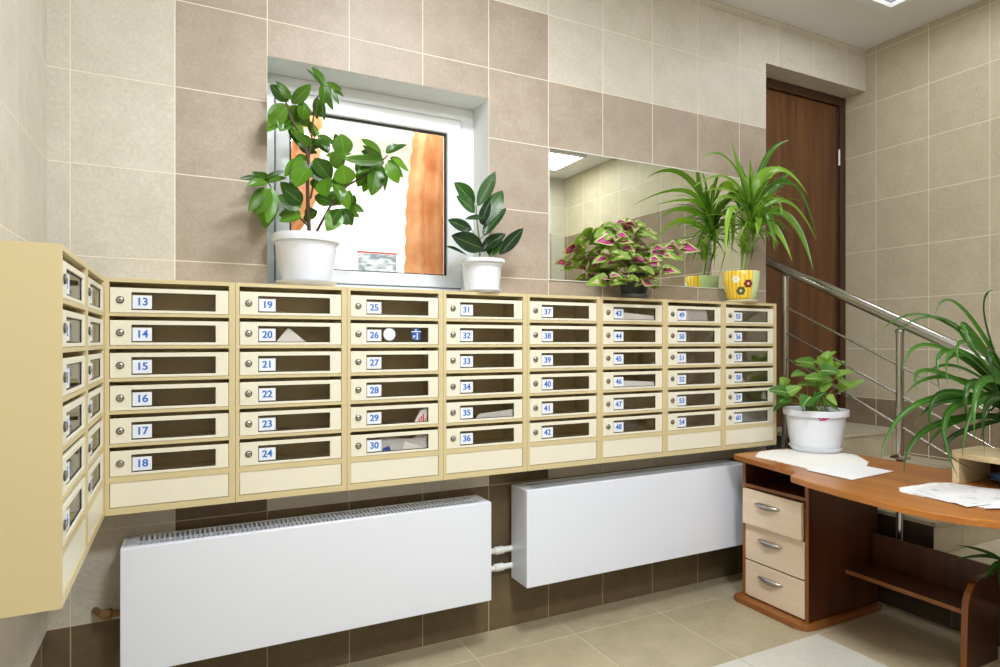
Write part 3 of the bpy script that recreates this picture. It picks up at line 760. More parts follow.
bm = bmesh.new()
base = [(3.185, 2.42), (2.625, 2.42), (2.605, 2.41), (2.60, 2.39), (2.60, 2.05), (2.608, 2.01), (2.63, 1.985), (2.68, 1.975), (3.185, 1.975)]
prism(bm, [D(*p) for p in base], 0.0, 0.03); obj('plinth', bm, M['desk_edge'], desk, bevel=0.004)
# open niche and its shelf
NZ = DT - 0.026 - 0.125
bm = bmesh.new(); DB(bm, PX0, PX1 - 0.012, PY0 + 0.02, PY1 - 0.02, NZ - 0.018, NZ); obj('niche_shelf', bm, M['desk'], desk)
dz0 = 0.036; dh = (NZ - 0.018 - dz0) / 3
for k in range(3):
    out = [0.0, 0.0, 0.022][k]
    z0 = dz0 + k * dh + 0.003; z1 = dz0 + (k + 1) * dh - 0.005
    x0 = PX0 - 0.002 - out
    bm = bmesh.new(); DB(bm, x0, x0 + 0.018, PY0 + 0.0215, PY1 - 0.0215, z0, z1)
    DB(bm, x0 + 0.018, PX1 - 0.05, PY0 + 0.035, PY0 + 0.045, z0 + 0.015, z1 - 0.04); DB(bm, x0 + 0.018, PX1 - 0.05, PY1 - 0.045, PY1 - 0.035, z0 + 0.015, z1 - 0.04)
    DB(bm, x0 + 0.018, PX1 - 0.05, PY0 + 0.045, PY1 - 0.045, z0 + 0.015, z0 + 0.02)
    dr = obj('drawer', bm, M['birch'], desk, bevel=0.0012)
    bm = bmesh.new(); hz = z1 - dh * 0.33; yc = (PY0 + PY1) / 2 + 0.02
    A, B = [], []
    for i in range(13):
        s = i / 12 * 2 - 1
        yy = yc + s * 0.074 - 2.0; prj = 0.024 * (1 - s * s); th = 0.005 + 0.012 * (1 - s * s)
        xx = x0 - 2.63 - prj
        A.append([bm.verts.new((xx - 0.003, yy, hz + th)), bm.verts.new((xx - 0.006, yy, hz - th * 0.2)), bm.verts.new((xx + 0.002, yy, hz - th)), bm.verts.new((xx + 0.003, yy, hz + th * 0.7))])
    for a, b in zip(A, A[1:]):
        for q in range(4): bm.faces.new((a[q], a[(q + 1) % 4], b[(q + 1) % 4], b[q]))
    bm.faces.new(A[0]); bm.faces.new(A[-1][::-1])
    obj('drawer_handle', bm, M['handle'], dr, smooth=True)
SHZ = ZC - 1.13
bm = bmesh.new(); DB(bm, 2.925, 3.14, 1.472, PY0 - 0.001, SHZ - 0.02, SHZ); obj('lower_shelf', bm, M['desk'], desk, bevel=0.001)
bm = bmesh.new(); DB(bm, 3.14, 3.156, 0.75, PY0 - 0.001, SHZ - 0.02, ZC - 0.98); obj('modesty_panel', bm, M['desk'], desk, bevel=0.001)
bm = bmesh.new(); prof = [(2.895, 0.0), (3.14, 0.0), (3.14, ZC - 1.0), (3.03, ZC - 1.0)]
for q in range(1, 8):
    a = PI / 2 + q / 8 * PI / 2; prof.append((3.03 + 0.125 * math.cos(a), ZC - 1.125 + 0.125 * math.sin(a)))
prof.append((2.905, ZC - 1.13))
a_ = [bm.verts.new((x - 2.63, 1.445 - 2.0, z)) for x, z in prof]; b_2 = [bm.verts.new((x - 2.63, 1.471 - 2.0, z)) for x, z in prof]
bm.faces.new(a_); bm.faces.new(b_2[::-1])
for k in range(len(prof)): bm.faces.new((a_[k], b_2[k], b_2[(k + 1) % len(prof)], a_[(k + 1) % len(prof)]))
obj('support_panel', bm, M['desk'], desk, bevel=0.002)
bm = bmesh.new(); DB(bm, 2.72, 3.14, 0.75, 0.775, 0.0, DT - 0.026); obj('side_panel', bm, M['desk'], desk)

# orange panel front edges: the light falling on them put into the colour
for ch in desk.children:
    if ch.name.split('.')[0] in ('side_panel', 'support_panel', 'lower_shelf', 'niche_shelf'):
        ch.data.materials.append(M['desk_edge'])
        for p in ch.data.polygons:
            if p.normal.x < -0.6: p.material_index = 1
# pale shelf unit standing on the desk
sx0, sx1, sy0, sy1, sh = 2.91, 3.165, 0.80, 1.51, 0.135
t = thing('desk_shelf', 'low pale birch shelf unit standing on the desk beside the railing', 'shelf', (sx0, sy0, DT))
def S(bm, x0, x1, y0, y1, z0, z1): bx(bm, x0 - sx0, x1 - sx0, y0 - sy0, y1 - sy0, z0, z1)
bm = bmesh.new(); prism(bm, [(x - sx0, y - sy0) for x, y in ((sx0 - 0.02, sy0), (sx0 - 0.03, 1.40), (sx0 - 0.01, 1.50), (sx0 + 0.03, 1.525), (sx1, 1.53), (sx1, sy0))], sh - 0.024, sh)
obj('top_board', bm, M['birch_shelf'], t, bevel=0.003)
for yy in (sy1 - 0.028, sy0):
    bm = bmesh.new(); S(bm, sx0, sx1, yy, yy + 0.026, 0.0, sh - 0.025); obj('side_board', bm, M['birch_shelf'], t, bevel=0.001)
bm = bmesh.new(); S(bm, sx1 - 0.01, sx1, sy0 + 0.026, sy1 - 0.028, 0.0, sh - 0.025); obj('back_board', bm, M['wood_frame'], t)
bm = bmesh.new()
bmesh.ops.create_icosphere(bm, subdivisions=3, radius=1)
for v in bm.verts:
    n = 1 + 0.18 * math.sin(v.co.x * 9 + v.co.y * 7) * math.cos(v.co.z * 8 + v.co.y * 5)
    v.co = Vector((v.co.x * 0.085 * n, v.co.y * 0.16 * n, max(0, 0.035 + v.co.z * 0.04 * n)))
o = obj('blue_bag', bm, M['bluebag'], smooth=True, loc=(3.03, 1.25, DT)); tag(o, 'crumpled dark blue plastic bag inside the pale shelf unit', 'bag')

# papers and doilies on the desk
def sheet(name, pix, label, z, mat, cat='paper', th=0.0015, jag=0.0):
    pts = [atZ(x, y, z) for x, y in pix]
    c = sum(pts, Vector()) / len(pts); P = [p - c for p in pts]
    if jag:
        Q = []
        n = len(P)
        for i in range(n):
            a, b = P[i], P[(i + 1) % n]; m = max(1, int((b - a).length / 0.02))
            for k in range(m):
                p = a.lerp(b, k / m); Q.append(p * (1 + (jag if len(Q) % 2 else -jag)))
        P = Q
    bm = bmesh.new(); prism(bm, [(p.x, p.y) for p in P], 0, th)
    o = obj(name, bm, mat, loc=(c.x, c.y, z)); tag(o, label, cat); return o
M['doily'] = plain('lace_doily', (0.84, 0.82, 0.78), 0.9, noise=0.15, scale=150)
def printed():
    m, nt, b = newmat('printed_sheet'); tc = nd(nt, 'ShaderNodeTexCoord'); nz = nd(nt, 'ShaderNodeTexNoise'); nz.inputs['Scale'].default_value = 14
    nt.links.new(tc.outputs['Object'], nz.inputs[0])
    nt.links.new(ramp(nt, nz.outputs[0], [(0.30, (0.45, 0.47, 0.6)), (0.42, (0.82, 0.82, 0.85)), (0.9, (0.84, 0.84, 0.84))]), b.inputs['Base Color'])
    b.inputs['Roughness'].default_value = 0.5; return m
M['printed'] = printed()
sheet('doily', [(755, 457), (759, 452), (775, 450), (800, 449), (835, 452), (856, 455), (868, 462), (866, 468), (850, 472), (815, 471), (800, 467), (775, 461)],
      'white lace doily under the white pot at the far end of the desk', DT + 0.0005, M['doily'], 'doily', jag=0.02)
sheet('sheet_of_paper', [(806, 470), (852, 480), (893.5, 471.5), (843, 462)], 'plain white sheet of paper overlapping the doily beside the white pot', DT + 0.0025, M['paper'])
sheet('doily', [(900, 492), (899, 488), (912, 486), (921, 485), (930, 483), (950, 483), (1010, 492), (1015, 503), (985, 508), (940, 500), (910, 494)],
      'white lace doily under the printed papers at the right edge', DT + 0.0005, M['doily'], 'doily', jag=0.012)
sheet('sheet_of_paper', [(902, 491), (952, 503), (1010, 500), (1005, 491), (947, 483.5)], 'printed white page lying lowest on the right doily', DT + 0.0025, M['printed'])
sheet('sheet_of_paper', [(916, 490), (967, 507), (1040, 499), (1003, 490), (948, 484)], 'printed page on top of the papers before the pale shelf', DT + 0.0045, M['printed'])
sheet('sheet_of_paper', [(984, 508.5), (1000, 499), (1050, 500), (1050, 508)], 'white page cut by the right edge of the picture', DT + 0.0065, M['paper'])

# ------------------------------------------------------------------ plants
class Leaves:
    def __init__(s):
        s.bm = bmesh.new(); s.uv = s.bm.loops.layers.uv.new('UVMap'); s.tone = s.bm.verts.layers.float.new('tone')
    def strip(s, pts, nrm, widths, fold=0.15, tone=0.5, across=4):
        """pts: centre line; nrm: surface normals; widths: full widths"""
        rows_ = []; n = len(pts)
        for i, p in enumerate(pts):
            d = (pts[min(i + 1, n - 1)] - pts[max(i - 1, 0)]).normalized()
            c = d.cross(nrm[i])
            c = c.normalized() if c.length > 1e-5 else Vector((1, 0, 0))
            nn = c.cross(d).normalized()
            r = []
            for k in range(across + 1):
                u = k / across; q = u * 2 - 1
                v = s.bm.verts.new(p + c * q * widths[i] / 2 + nn * abs(q) ** 1.5 * fold * widths[i])
                v[s.tone] = tone; r.append((v, u, i / (n - 1)))
            rows_.append(r)
        for a, b in zip(rows_, rows_[1:]):
            for k in range(across):
                q = [a[k], a[k + 1], b[k + 1], b[k]]
                f = s.bm.faces.new([x[0] for x in q]); f.smooth = True
                for lp, x in zip(f.loops, q): lp[s.uv].uv = (x[1], x[2])
    def oval(s, base, tip, width, nrm, sag=0.12, fold=0.12, tone=0.5, kind='oval', n=12):
        d = tip - base; Ln = d.length; nrm = (nrm - d.normalized() * nrm.dot(d.normalized())).normalized()
        pts, ws = [], []
        for i in range(n + 1):
            t = i / n
            pts.append(base + d * t + nrm * sag * Ln * (4 * t * (1 - t)) * 0.5)
            if kind == 'oval': w_ = max(0.0, math.sin(PI * min(1, t ** 0.85))) ** 0.78
            elif kind == 'long': w_ = max(0.0, math.sin(PI * t ** 0.9)) ** 0.75
            elif kind == 'heart': w_ = (min(1, (t * 7)) ** 0.5) * max(0, (1 - t)) ** 0.62 * 1.25 if t < 1 else 0
            ws.append(max(width * w_, 0.0008))
        s.strip(pts, [nrm] * (n + 1), ws, fold, tone)
    def strap(s, base, d0, length, width, droop, tone=0.5, n=14, fold=0.25, stiff=0.3, lim=None):
        p = Vector(base); d = Vector(d0).normalized(); pts, ws = [], []
        for i in range(n + 1):
            t = i / n; pts.append(p.copy()); ws.append(max(0.0008, width * (min(1, 0.45 + t * 2.2)) * max(0, 1 - t ** 2.6)))
            d = (d + Vector((0, 0, -1)) * droop * (stiff + t) / n).normalized(); p = p + d * length / n
            if lim: p = lim(p)
        nr = []
        for i in range(n + 1):
            dd = (pts[min(i + 1, n)] - pts[max(i - 1, 0)]).normalized(); side = dd.cross(Vector((0, 0, 1)))
            if side.length < 0.05: side = Vector((d0[1], -d0[0], 0.01))
            nr.append(side.cross(dd).normalized())
        s.strip(pts, nr, ws, fold, tone, 2)
    def path(s, P, width, tone=0.5, n=14, fold=0.22, twist=0.0):
        """strap leaf along a quadratic through three points"""
        a, m, b = P; c = m * 2 - (a + b) * 0.5
        pts, ws, nr = [], [], []
        for i in range(n + 1):
            t = i / n; pts.append(a * (1 - t) ** 2 + c * 2 * t * (1 - t) + b * t * t)
            ws.append(max(0.0008, width * min(1, 0.45 + t * 2.2) * max(0, 1 - t ** 2.6)))
        for i in range(n + 1):
            dd = (pts[min(i + 1, n)] - pts[max(i - 1, 0)]).normalized()
            v = Vector((-0.35 + twist, -0.8, 0.55)); nr.append(v)
        s.strip(pts, nr, ws, fold, tone, 2)
def make_leaves(s, name, mat, parent, loc):
    for v in s.bm.verts: v.co -= Vector(loc)
    me = bpy.data.meshes.new(name); s.bm.to_mesh(me); s.bm.free(); me.materials.append(mat)
    o = bpy.data.objects.new(name, me); COL.objects.link(o); o.parent = parent; return o
CAMV = Vector((0, 0, ZC))
def rnd(a, b): return random.uniform(a, b)
def tocam(p, jit=0.35):
    v = (CAMV - p).normalized() + Vector((rnd(-jit, jit), rnd(-jit, jit), rnd(0, jit * 1.6)))
    return v.normalized()
def stems(lines, name, mat, parent, loc, n=8):
    bm = bmesh.new(); l = Vector(loc)
    for pts, r in lines:
        m = len(pts); tube(bm, [Vector(p) - l for p in pts], [r * (1 - 0.55 * i / (m - 1)) for i in range(m)], n)
    return smooth_angle(obj(name, bm, mat, parent))

# --- white pots
def pot(parent, rt, rb, h, rim_h, rim_out, saucer_r, saucer_h, mat, sx=1, sy=1, rib=0, soil=True, n=48, smat=None, rotz=0):
    bm = bmesh.new(); z0 = 0.006
    prof = [(rb * 0.9, z0), (rb, z0 + 0.004)] + [(rb + (rt - rim_out - rb) * (k / 8) ** 0.8, z0 + (h - rim_h - z0) * k / 8) for k in range(1, 9)]
    prof += [(rt, h - rim_h + 0.002), (rt + 0.002, h - rim_h * 0.4), (rt, h), (rt - 0.006, h + 0.001), (rt - 0.010, h - 0.006), (rt - 0.012, h - 0.03), (0.004, h - 0.03)]
    lathe(bm, prof, n=n, sx=sx, sy=sy, rib=rib, ribz=(z0 + 0.006, h - rim_h - 0.02))
    o = smooth_angle(obj('pot', bm, mat, parent), 50); o.rotation_euler = (0, 0, rotz)
    if saucer_r:
        bm = bmesh.new(); lathe(bm, [(saucer_r * 0.8, 0), (saucer_r * 0.88, 0.002), (saucer_r, saucer_h - 0.003), (saucer_r * 1.01, saucer_h), (saucer_r * 0.97, saucer_h), (saucer_r * 0.86, 0.005), (0.004, 0.005)], n=n, sx=sx, sy=sy)
        so = smooth_angle(obj('saucer', bm, smat or mat, parent), 50); so.rotation_euler = (0, 0, rotz)
    bm = bmesh.new(); lathe(bm, [(rt - 0.013, h - 0.029), (rt - 0.013, h - 0.022), (rt * 0.6, h - 0.018), (0.004, h - 0.016)], n=24, sx=sx, sy=sy)
    so = smooth_angle(obj('soil', bm, M['soil'], parent), 60); so.rotation_euler = (0, 0, rotz)
    return o
CTOP = CZ + CH

# --- tall ficus
c = atY(306.5, 280, 2.575); PL = Vector((c.x, 2.575, CTOP + 0.001))
t = thing('potted_ficus', 'tall branching ficus with glossy oval leaves in a white pot before the window', 'potted plant', PL)
pot(t, 0.131, 0.088, 0.205, 0.032, 0.010, 0.118, 0.022, M['pot_white'])
def z2(x, y, Y): return atY(230 + x / 3.3333, 40 + y / 3.3333, Y)
Yp = 2.585
def ycl(p):
    inside = WX0 + 0.02 < p.x < WX1 - 0.02 and WZ0 < p.z < WZ1 - 0.01
    p.y = min(p.y, 2.80 if inside else 2.645); return p
fl = [((318,152),(272,88),25),((325,152),(380,190),22),((318,155),(308,215),34),((325,170),(345,235),22),((290,190),(290,265),24),((205,212),(270,148),35),((195,205),(133,148),36),
 ((195,215),(132,290),58),((200,245),(165,305),50),((215,225),(262,290),42),((240,265),(245,205),45),((265,270),(285,325),22),((200,260),(240,345),42),((280,330),(328,378),48),
 ((382,385),(370,312),56),((320,385),(405,380),20),((505,380),(437,330),30),((500,400),(437,370),36),((520,378),(565,350),28),((535,390),(585,432),26),((510,405),(385,400),30),
 ((515,408),(440,412),32),((520,410),(562,478),42),((490,425),(470,520),52),((520,420),(515,505),16),((480,430),(425,490),56),((385,480),(375,415),62),((250,400),(200,470),50),
 ((278,400),(332,478),70),((262,428),(218,490),56),((230,355),(290,375),24),((305,455),(302,508),62),((135,470),(78,445),32),((125,475),(55,485),28),((120,475),(190,460),26),
 ((128,495),(84,580),54),((138,500),(118,630),56),((240,545),(175,492),48),((238,560),(160,520),52),((238,590),(163,605),58),((250,590),(292,570),42),((340,545),(282,520),40),
 ((380,508),(335,552),50),((362,568),(322,638),52),((370,560),(392,618),40),((395,548),(448,575),24),((395,545),(398,500),28),((258,395),(215,400),30),((345,425),(385,385),44),((255,370),(300,330),40),
 ((350,480),(372,540),40),((270,350),(225,310),30),((180,540),(225,575),40),((420,440),(465,400),34)]
lv = Leaves()
more = []
for a, b, w_ in fl:
    if rnd(0, 1) < 0.9 and w_ > 20:
        j = (rnd(-28, 28), rnd(-26, 26)); more.append(((a[0] + j[0] * 0.5, a[1] + j[1] * 0.5), (b[0] + j[0], b[1] + j[1]), w_ * rnd(0.6, 0.95)))
for i, (a, b, w_) in enumerate(fl + more):
    Y = Yp + rnd(-0.10, 0.05); A = ycl(z2(*a, Y)); B = ycl(z2(*b, Y + rnd(-0.05, 0.03)))
    sc = Y / 650 / 3.333
    lv.oval(A, B, w_ * sc * 1.22, tocam(A, 0.55), sag=rnd(0.02, 0.22), fold=rnd(0.03, 0.14), tone=rnd(0.05, 1) ** 0.9)
make_leaves(lv, 'foliage', M['ficus'], t, PL)
def zz(pts, Y0, Y1): return [z2(x, y, Y0 + (Y1 - Y0) * i / (len(pts) - 1)) for i, (x, y) in enumerate(pts)]
stems([(zz([(264, 640), (260, 560), (258, 470), (262, 400), (243, 330), (203, 262), (186, 205)], Yp, Yp - 0.03), 0.0085), (zz([(262, 400), (275, 290), (284, 200), (318, 154)], Yp, Yp - 0.02), 0.0045),
       (zz([(288, 640), (335, 552), (388, 488), (470, 438), (525, 385)], Yp, Yp - 0.05), 0.0055), (zz([(262, 622), (215, 575), (150, 510), (125, 472)], Yp, Yp - 0.02), 0.0045),
       (zz([(268, 530), (285, 440), (282, 395)], Yp, Yp - 0.03), 0.004), (zz([(335, 552), (395, 546)], Yp - 0.02, Yp - 0.03), 0.003)], 'branches', M['bark'], t, PL)

# --- small rubber plant
c = atY(482, 285, 2.53); PL = Vector((c.x, 2.53, CTOP + 0.001))
t = thing('potted_rubber_plant', 'small rubber plant with dark upright leaves in a white pot beside the window', 'potted plant', PL)
pot(t, 0.102, 0.076, 0.148, 0.018, 0.014, 0.090, 0.012, M['pot_white'])
def z4(x, y, Y): return atY(400 + x / 4.4444, 150 + y / 4.4444, Y)
rl = [((345,250),(425,95),50),((330,245),(240,145),66),((332,278),(250,205),66),((365,335),(455,180),70),((372,385),(472,258),58),((385,305),(290,308),30),((320,355),(212,310),42),
      ((370,440),(228,380),74),((300,470),(205,430),48),((360,455),(470,372),52),((440,465),(548,347),48),((400,475),(442,380),62),((360,330),(400,225),40)]
lv = Leaves()
for a, b, w_ in rl:
    Y = 2.55 + rnd(-0.07, 0.04); A = z4(*a, Y); B = z4(*b, Y + rnd(-0.05, 0.03)); A.y = min(A.y, 2.64); B.y = min(B.y, 2.64)
    lv.oval(A, B, w_ * Y / 566 / 4.444 * 1.22, tocam(A, 0.6), sag=rnd(-0.05, 0.18), fold=rnd(0.06, 0.16), tone=rnd(0, 1), kind='long')
make_leaves(lv, 'foliage', M['rubber'], t, PL)
stems([([z4(355, 480, 2.56), z4(352, 400, 2.555), z4(343, 320, 2.55), z4(338, 245, 2.55)], 0.005), ([z4(352, 400, 2.56), z4(372, 380, 2.55)], 0.003), ([z4(352, 430, 2.56), z4(320, 355, 2.55)], 0.003)], 'stem', M['green_stem'], t, PL)

# --- coleus in a black pot
c = atY(634, 288, 2.535); PL = Vector((c.x, 2.535, CTOP + 0.001))
t = thing('potted_coleus', 'bushy coleus with magenta and lime leaves in a black pot before the mirror', 'potted plant', PL)
pot(t, 0.083, 0.058, 0.125, 0.016, 0.006, 0.076, 0.022, M['pot_black'], smat=M['pot_grey'])
lv = Leaves(); st = []
def z5(x, y, Y): return atY(550 + x / 6.6667, 210 + y / 6.6667, Y)
shoots = [(470, 250, -0.02), (560, 110, -0.01), (440, 180, -0.05), (640, 330, -0.06), (720, 280, -0.03), (740, 390, -0.08), (600, 390, -0.10), (500, 450, -0.12), (400, 290, -0.06), (850, 230, -0.02),
          (800, 300, -0.01), (560, 220, 0.02), (650, 250, 0.02), (430, 120, 0.03), (520, 90, 0.03), (390, 450, -0.09), (660, 460, -0.11), (480, 320, 0.05), (620, 150, 0.04), (560, 300, -0.07)]
for i, (sx_, sy2, dy) in enumerate(shoots):
    tip = z5(sx_, sy2, PL.y + dy); tip.y = min(tip.y, 2.63)
    b0 = PL + Vector((rnd(-0.03, 0.03), rnd(-0.03, 0.03), 0.105)); mid = (b0 + tip) / 2 + Vector((0, 0, 0.03))
    st.append(([b0, mid, tip], 0.0028))
    ph = rnd(0, PI)
    for lvl, (r, h) in enumerate(((0.105, -0.022), (0.085, -0.006), (0.055, 0.008))):
        for q in range(2 if lvl == 0 else 3 if lvl == 1 else 2):
            a = ph + q * PI * (1 if lvl != 1 else 2 / 3) + lvl * PI / 2
            dv = Vector((math.cos(a), math.sin(a) * 0.8, 0))
            A = tip + Vector((0, 0, h)) + dv * 0.006; B = A + dv * r * rnd(0.8, 1.2) + Vector((0, 0, rnd(-0.035, 0.004)))
            for P_ in (A, B): P_.y = min(P_.y, 2.655)
            nr = Vector((dv.x * 0.4 - 0.25, dv.y * 0.4 - 0.75, 0.7))
            lv.oval(A, B, (B - A).length * rnd(0.8, 1.0), nr, sag=rnd(0.05, 0.3), fold=0.1, tone=rnd(0, 1), kind='heart', n=8)
make_leaves(lv, 'foliage', M['coleus'], t, PL)
stems(st, 'stems', M['purple_stem'], t, PL, 6)

# --- long leaved dracaena in the yellow pot
c = atY(741.5, 290, 2.515); PL = Vector((c.x, 2.515, CTOP + 0.001))
t = thing('potted_dracaena', 'long leaved green plant in a yellow pot painted with flowers, end of the row', 'potted plant', PL)
ph_ = 0.165
bm = bmesh.new(); lathe(bm, [(0.045, 0.012), (0.066, 0.014), (0.078, 0.03), (0.088, 0.07), (0.095, 0.12), (0.097, ph_ + 0.005), (0.0955, ph_ + 0.008), (0.089, ph_ + 0.007), (0.085, ph_ - 0.02), (0.004, ph_ - 0.02)], n=48)
yp = smooth_angle(obj('pot', bm, M['yellow'], t), 60); yp['label'] = 'yellow striped pot, pale green at the back'
bm = bmesh.new(); lathe(bm, [(0.06, 0), (0.078, 0.001), (0.088, 0.010), (0.088, 0.014), (0.082, 0.014), (0.07, 0.006), (0.004, 0.006)], n=40); smooth_angle(obj('saucer', bm, M['saucer_cream'], t), 60)
bm = bmesh.new(); lathe(bm, [(0.084, ph_ - 0.019), (0.084, ph_ - 0.010), (0.004, ph_ - 0.006)], n=24); obj('soil', bm, M['soil'], t)
def pot_flower(ang, z, r, mat, mat2, petals=6):
    rad = 0.0935 if z > 0.08 else 0.0885
    bm = bmesh.new(); cdir = Vector((math.cos(ang), math.sin(ang), 0)); side = Vector((-math.sin(ang), math.cos(ang), 0)); up = Vector((0, 0, 1))
    def surf(u, v):
        zz_ = z + v; rr = 0.0785 + (zz_ - 0.03) * 0.25 if zz_ < 0.07 else 0.0885 + (zz_ - 0.07) * 0.14
        a2 = ang + u / rr; return Vector((math.cos(a2) * (rr + 0.0012), math.sin(a2) * (rr + 0.0012), zz_))
    n = 42; ctr = bm.verts.new(surf(0, 0)); rg = []
    for k in range(n):
        a = 2 * PI * k / n; q = r * (0.72 + 0.28 * abs(math.cos(a * petals / 2)))
        rg.append(bm.verts.new(surf(q * math.cos(a), q * math.sin(a))))
    for k in range(n): bm.faces.new((ctr, rg[k], rg[(k + 1) % n]))
    n0 = len(bm.verts)
    ctr = bm.verts.new(surf(0, 0) + cdir * 0.001); rg = [bm.verts.new(surf(r * 0.33 * math.cos(2 * PI * k / 16), r * 0.33 * math.sin(2 * PI * k / 16)) + cdir * 0.001) for k in range(16)]
    for k in range(16): bm.faces.new((ctr, rg[k], rg[(k + 1) % 16])).material_index = 1
    obj('painted_flower', bm, [mat, mat2], yp)
va = math.atan2(-PL.y, -PL.x)
pot_flower(va - 0.30, 0.125, 0.023, M['fl_white'], M['saucer_cream']); pot_flower(va + 0.38, 0.100, 0.024, M['fl_red'], M['fl_pink'], 6); pot_flower(va - 0.04, 0.062, 0.024, M['fl_green'], M['fl_pink'], 6)
pot_flower(va - 1.35, 0.080, 0.018, M['fl_white'], M['saucer_cream'])
def z6(x, y, Y): return atY(660 + x / 3.7059, 130 + y / 3.7059, Y)
dl = [((340,300),(300,180),(265,45),26,0,.02),((340,290),(390,110),(480,38),20,-.02,-.05),((335,280),(250,110),(145,108),18,-.02,-.06),((345,280),(430,150),(548,240),28,-.03,-.08),
 ((350,300),(480,200),(582,400),28,-.04,-.12),((350,310),(470,270),(580,410),24,-.05,-.16),((360,330),(480,330),(568,520),26,-.07,-.2),((355,350),(420,360),(490,485),24,-.06,-.14),
 ((360,310),(400,320),(425,450),30,-.08,-.16),((350,330),(365,330),(360,400),22,-.07,-.12),((330,300),(250,250),(195,280),18,-.02,-.06),((330,310),(250,180),(120,215),16,-.01,-.1),
 ((325,320),(270,230),(150,230),14,.01,-.03),((320,340),(260,300),(245,480),20,-.08,-.16),((340,270),(365,180),(420,135),28,-.03,-.06),((330,280),(320,200),(300,160),26,0,.02),
 ((340,310),(400,220),(470,220),22,.0,-.02),((345,340),(430,290),(450,320),16,-.03,-.08),((345,290),(340,190),(335,120),18,.01,.03),((350,300),(430,200),(500,150),20,.0,.02)]
lv = Leaves()
for a, m, b, w_, d1, d2 in dl:
    A = z6(*a, PL.y); Mi = z6(*m, PL.y + d1); B = z6(*b, PL.y + d2)
    lv.path((A, Mi, B), w_ * PL.y / 450 / 3.706 * 1.35, tone=rnd(0.1, 1), twist=rnd(-0.5, 0.5))
def lim(p):
    p.y = min(p.y, 2.655); return p
crown = z6(340, 310, PL.y)
for k in range(62):
    a = rnd(PI * 0.9, PI * 2.1) if k % 3 else rnd(0, 2 * PI); el = rnd(0.25, 1.35)
    b0 = crown + Vector((rnd(-0.015, 0.015), rnd(-0.015, 0.015), rnd(-0.12, 0.05)))
    lv.strap(b0, (math.cos(a) * math.cos(el), math.sin(a) * math.cos(el), math.sin(el)), rnd(0.16, 0.36), rnd(0.014, 0.024), rnd(1.2, 2.6), tone=rnd(0, 1), lim=lim)
low = z6(318, 440, PL.y)
for k in range(26):
    a = rnd(0, 2 * PI); el = rnd(0.1, 1.2)
    lv.strap(z6(335, 370, PL.y) + Vector((rnd(-0.03, 0.03), rnd(-0.02, 0.02), rnd(-0.03, 0.03))), (math.cos(a) * math.cos(el), math.sin(a) * math.cos(el), math.sin(el)), rnd(0.14, 0.26), rnd(0.012, 0.018), rnd(1.5, 3.2), tone=rnd(0.2, 1), lim=lim)
for k in range(60):
    a = rnd(0, 2 * PI); el = rnd(0.5, 1.4)
    lv.strap(low + Vector((rnd(-0.03, 0.03), rnd(-0.02, 0.02), rnd(-0.04, 0.04))), (math.cos(a) * math.cos(el), math.sin(a) * math.cos(el), math.sin(el)), rnd(0.07, 0.14), rnd(0.006, 0.011), rnd(0.8, 2.2), tone=rnd(0.4, 1), lim=lim)
make_leaves(lv, 'foliage', M['drac'], t, PL)
stems([([PL + Vector((0, 0, 0.11)), low, z6(330, 380, PL.y), crown], 0.009), ([PL + Vector((0.02, 0, 0.11)), z6(345, 440, PL.y), z6(350, 380, PL.y)], 0.006)], 'stems', M['green_stem'], t, PL)

# --- arrowhead plant on the desk
PL = Vector((3.09, 2.285, DT + 0.0025))
t = thing('potted_arrowhead_plant', 'light green arrowhead plant in a ribbed white pot on the desk', 'potted plant', PL)
p_ = pot(t, 0.163, 0.118, 0.228, 0.034, 0.016, 0.135, 0.028, M['pot_white'], rib=1, n=72)
def z7(x, y, d): return atD(740 + x / 5.1286, 340 + y / 5.1286, d)
dd0 = 3.44
bm = bmesh.new(); fa = math.atan2(-PL.y, -PL.x) + 0.22
for (u_, v_) in ((-0.016, 0.006), (-0.005, 0.010), (0.006, 0.005), (0.0, -0.003), (0.016, 0.008), (0.024, 0.004), (-0.009, -0.003), (0.012, -0.002)):
    rr = 0.1520; c0 = Vector((math.cos(fa + u_ / rr) * rr, math.sin(fa + u_ / rr) * rr, 0.188 + v_))
    s_ = Vector((-math.sin(fa), math.cos(fa), 0)); vs = [bm.verts.new(c0 + s_ * 0.0062 * math.cos(2 * PI * k / 10) + Vector((0, 0, 0.0055 * math.sin(2 * PI * k / 10)))) for k in range(10)]
    bm.faces.new(vs)
M['magenta'] = plain('magenta_paint', (0.62, 0.05, 0.35), 0.5)
obj('flower_decal', bm, M['magenta'], p_)
sl = [((228,240),(205,192),62,.02),((250,272),(145,260),60,-.06),((240,290),(200,322),52,-.06),((245,275),(318,240),52,-.08),((380,122),(280,108),48,.06),((335,172),(262,188),52,0),((420,200),(328,200),62,-.06),
 ((432,142),(395,85),52,.0),((432,135),(455,55),60,.03),((442,95),(495,60),44,.03),((410,158),(515,172),70,-.06),((495,182),(578,165),54,.0),((490,195),(562,245),62,-.02),((535,245),(638,208),32,.02),
 ((365,290),(318,348),62,-.14),((385,300),(440,268),48,-.10),((450,280),(498,338),28,-.08),((395,110),(330,130),44,.08),((440,215),(420,270),50,-.02),((470,150),(540,110),44,.08)]
sl = sl + [((a[0] + rnd(-30, 30), a[1] + rnd(0, 45)), (b[0] + rnd(-40, 40), b[1] + rnd(5, 55)), w_ * rnd(0.6, 0.9), dz + rnd(0.0, 0.12)) for a, b, w_, dz in sl[::2]]
lv = Leaves(); st = []
pb = PL + Vector((0, 0, 0.205))
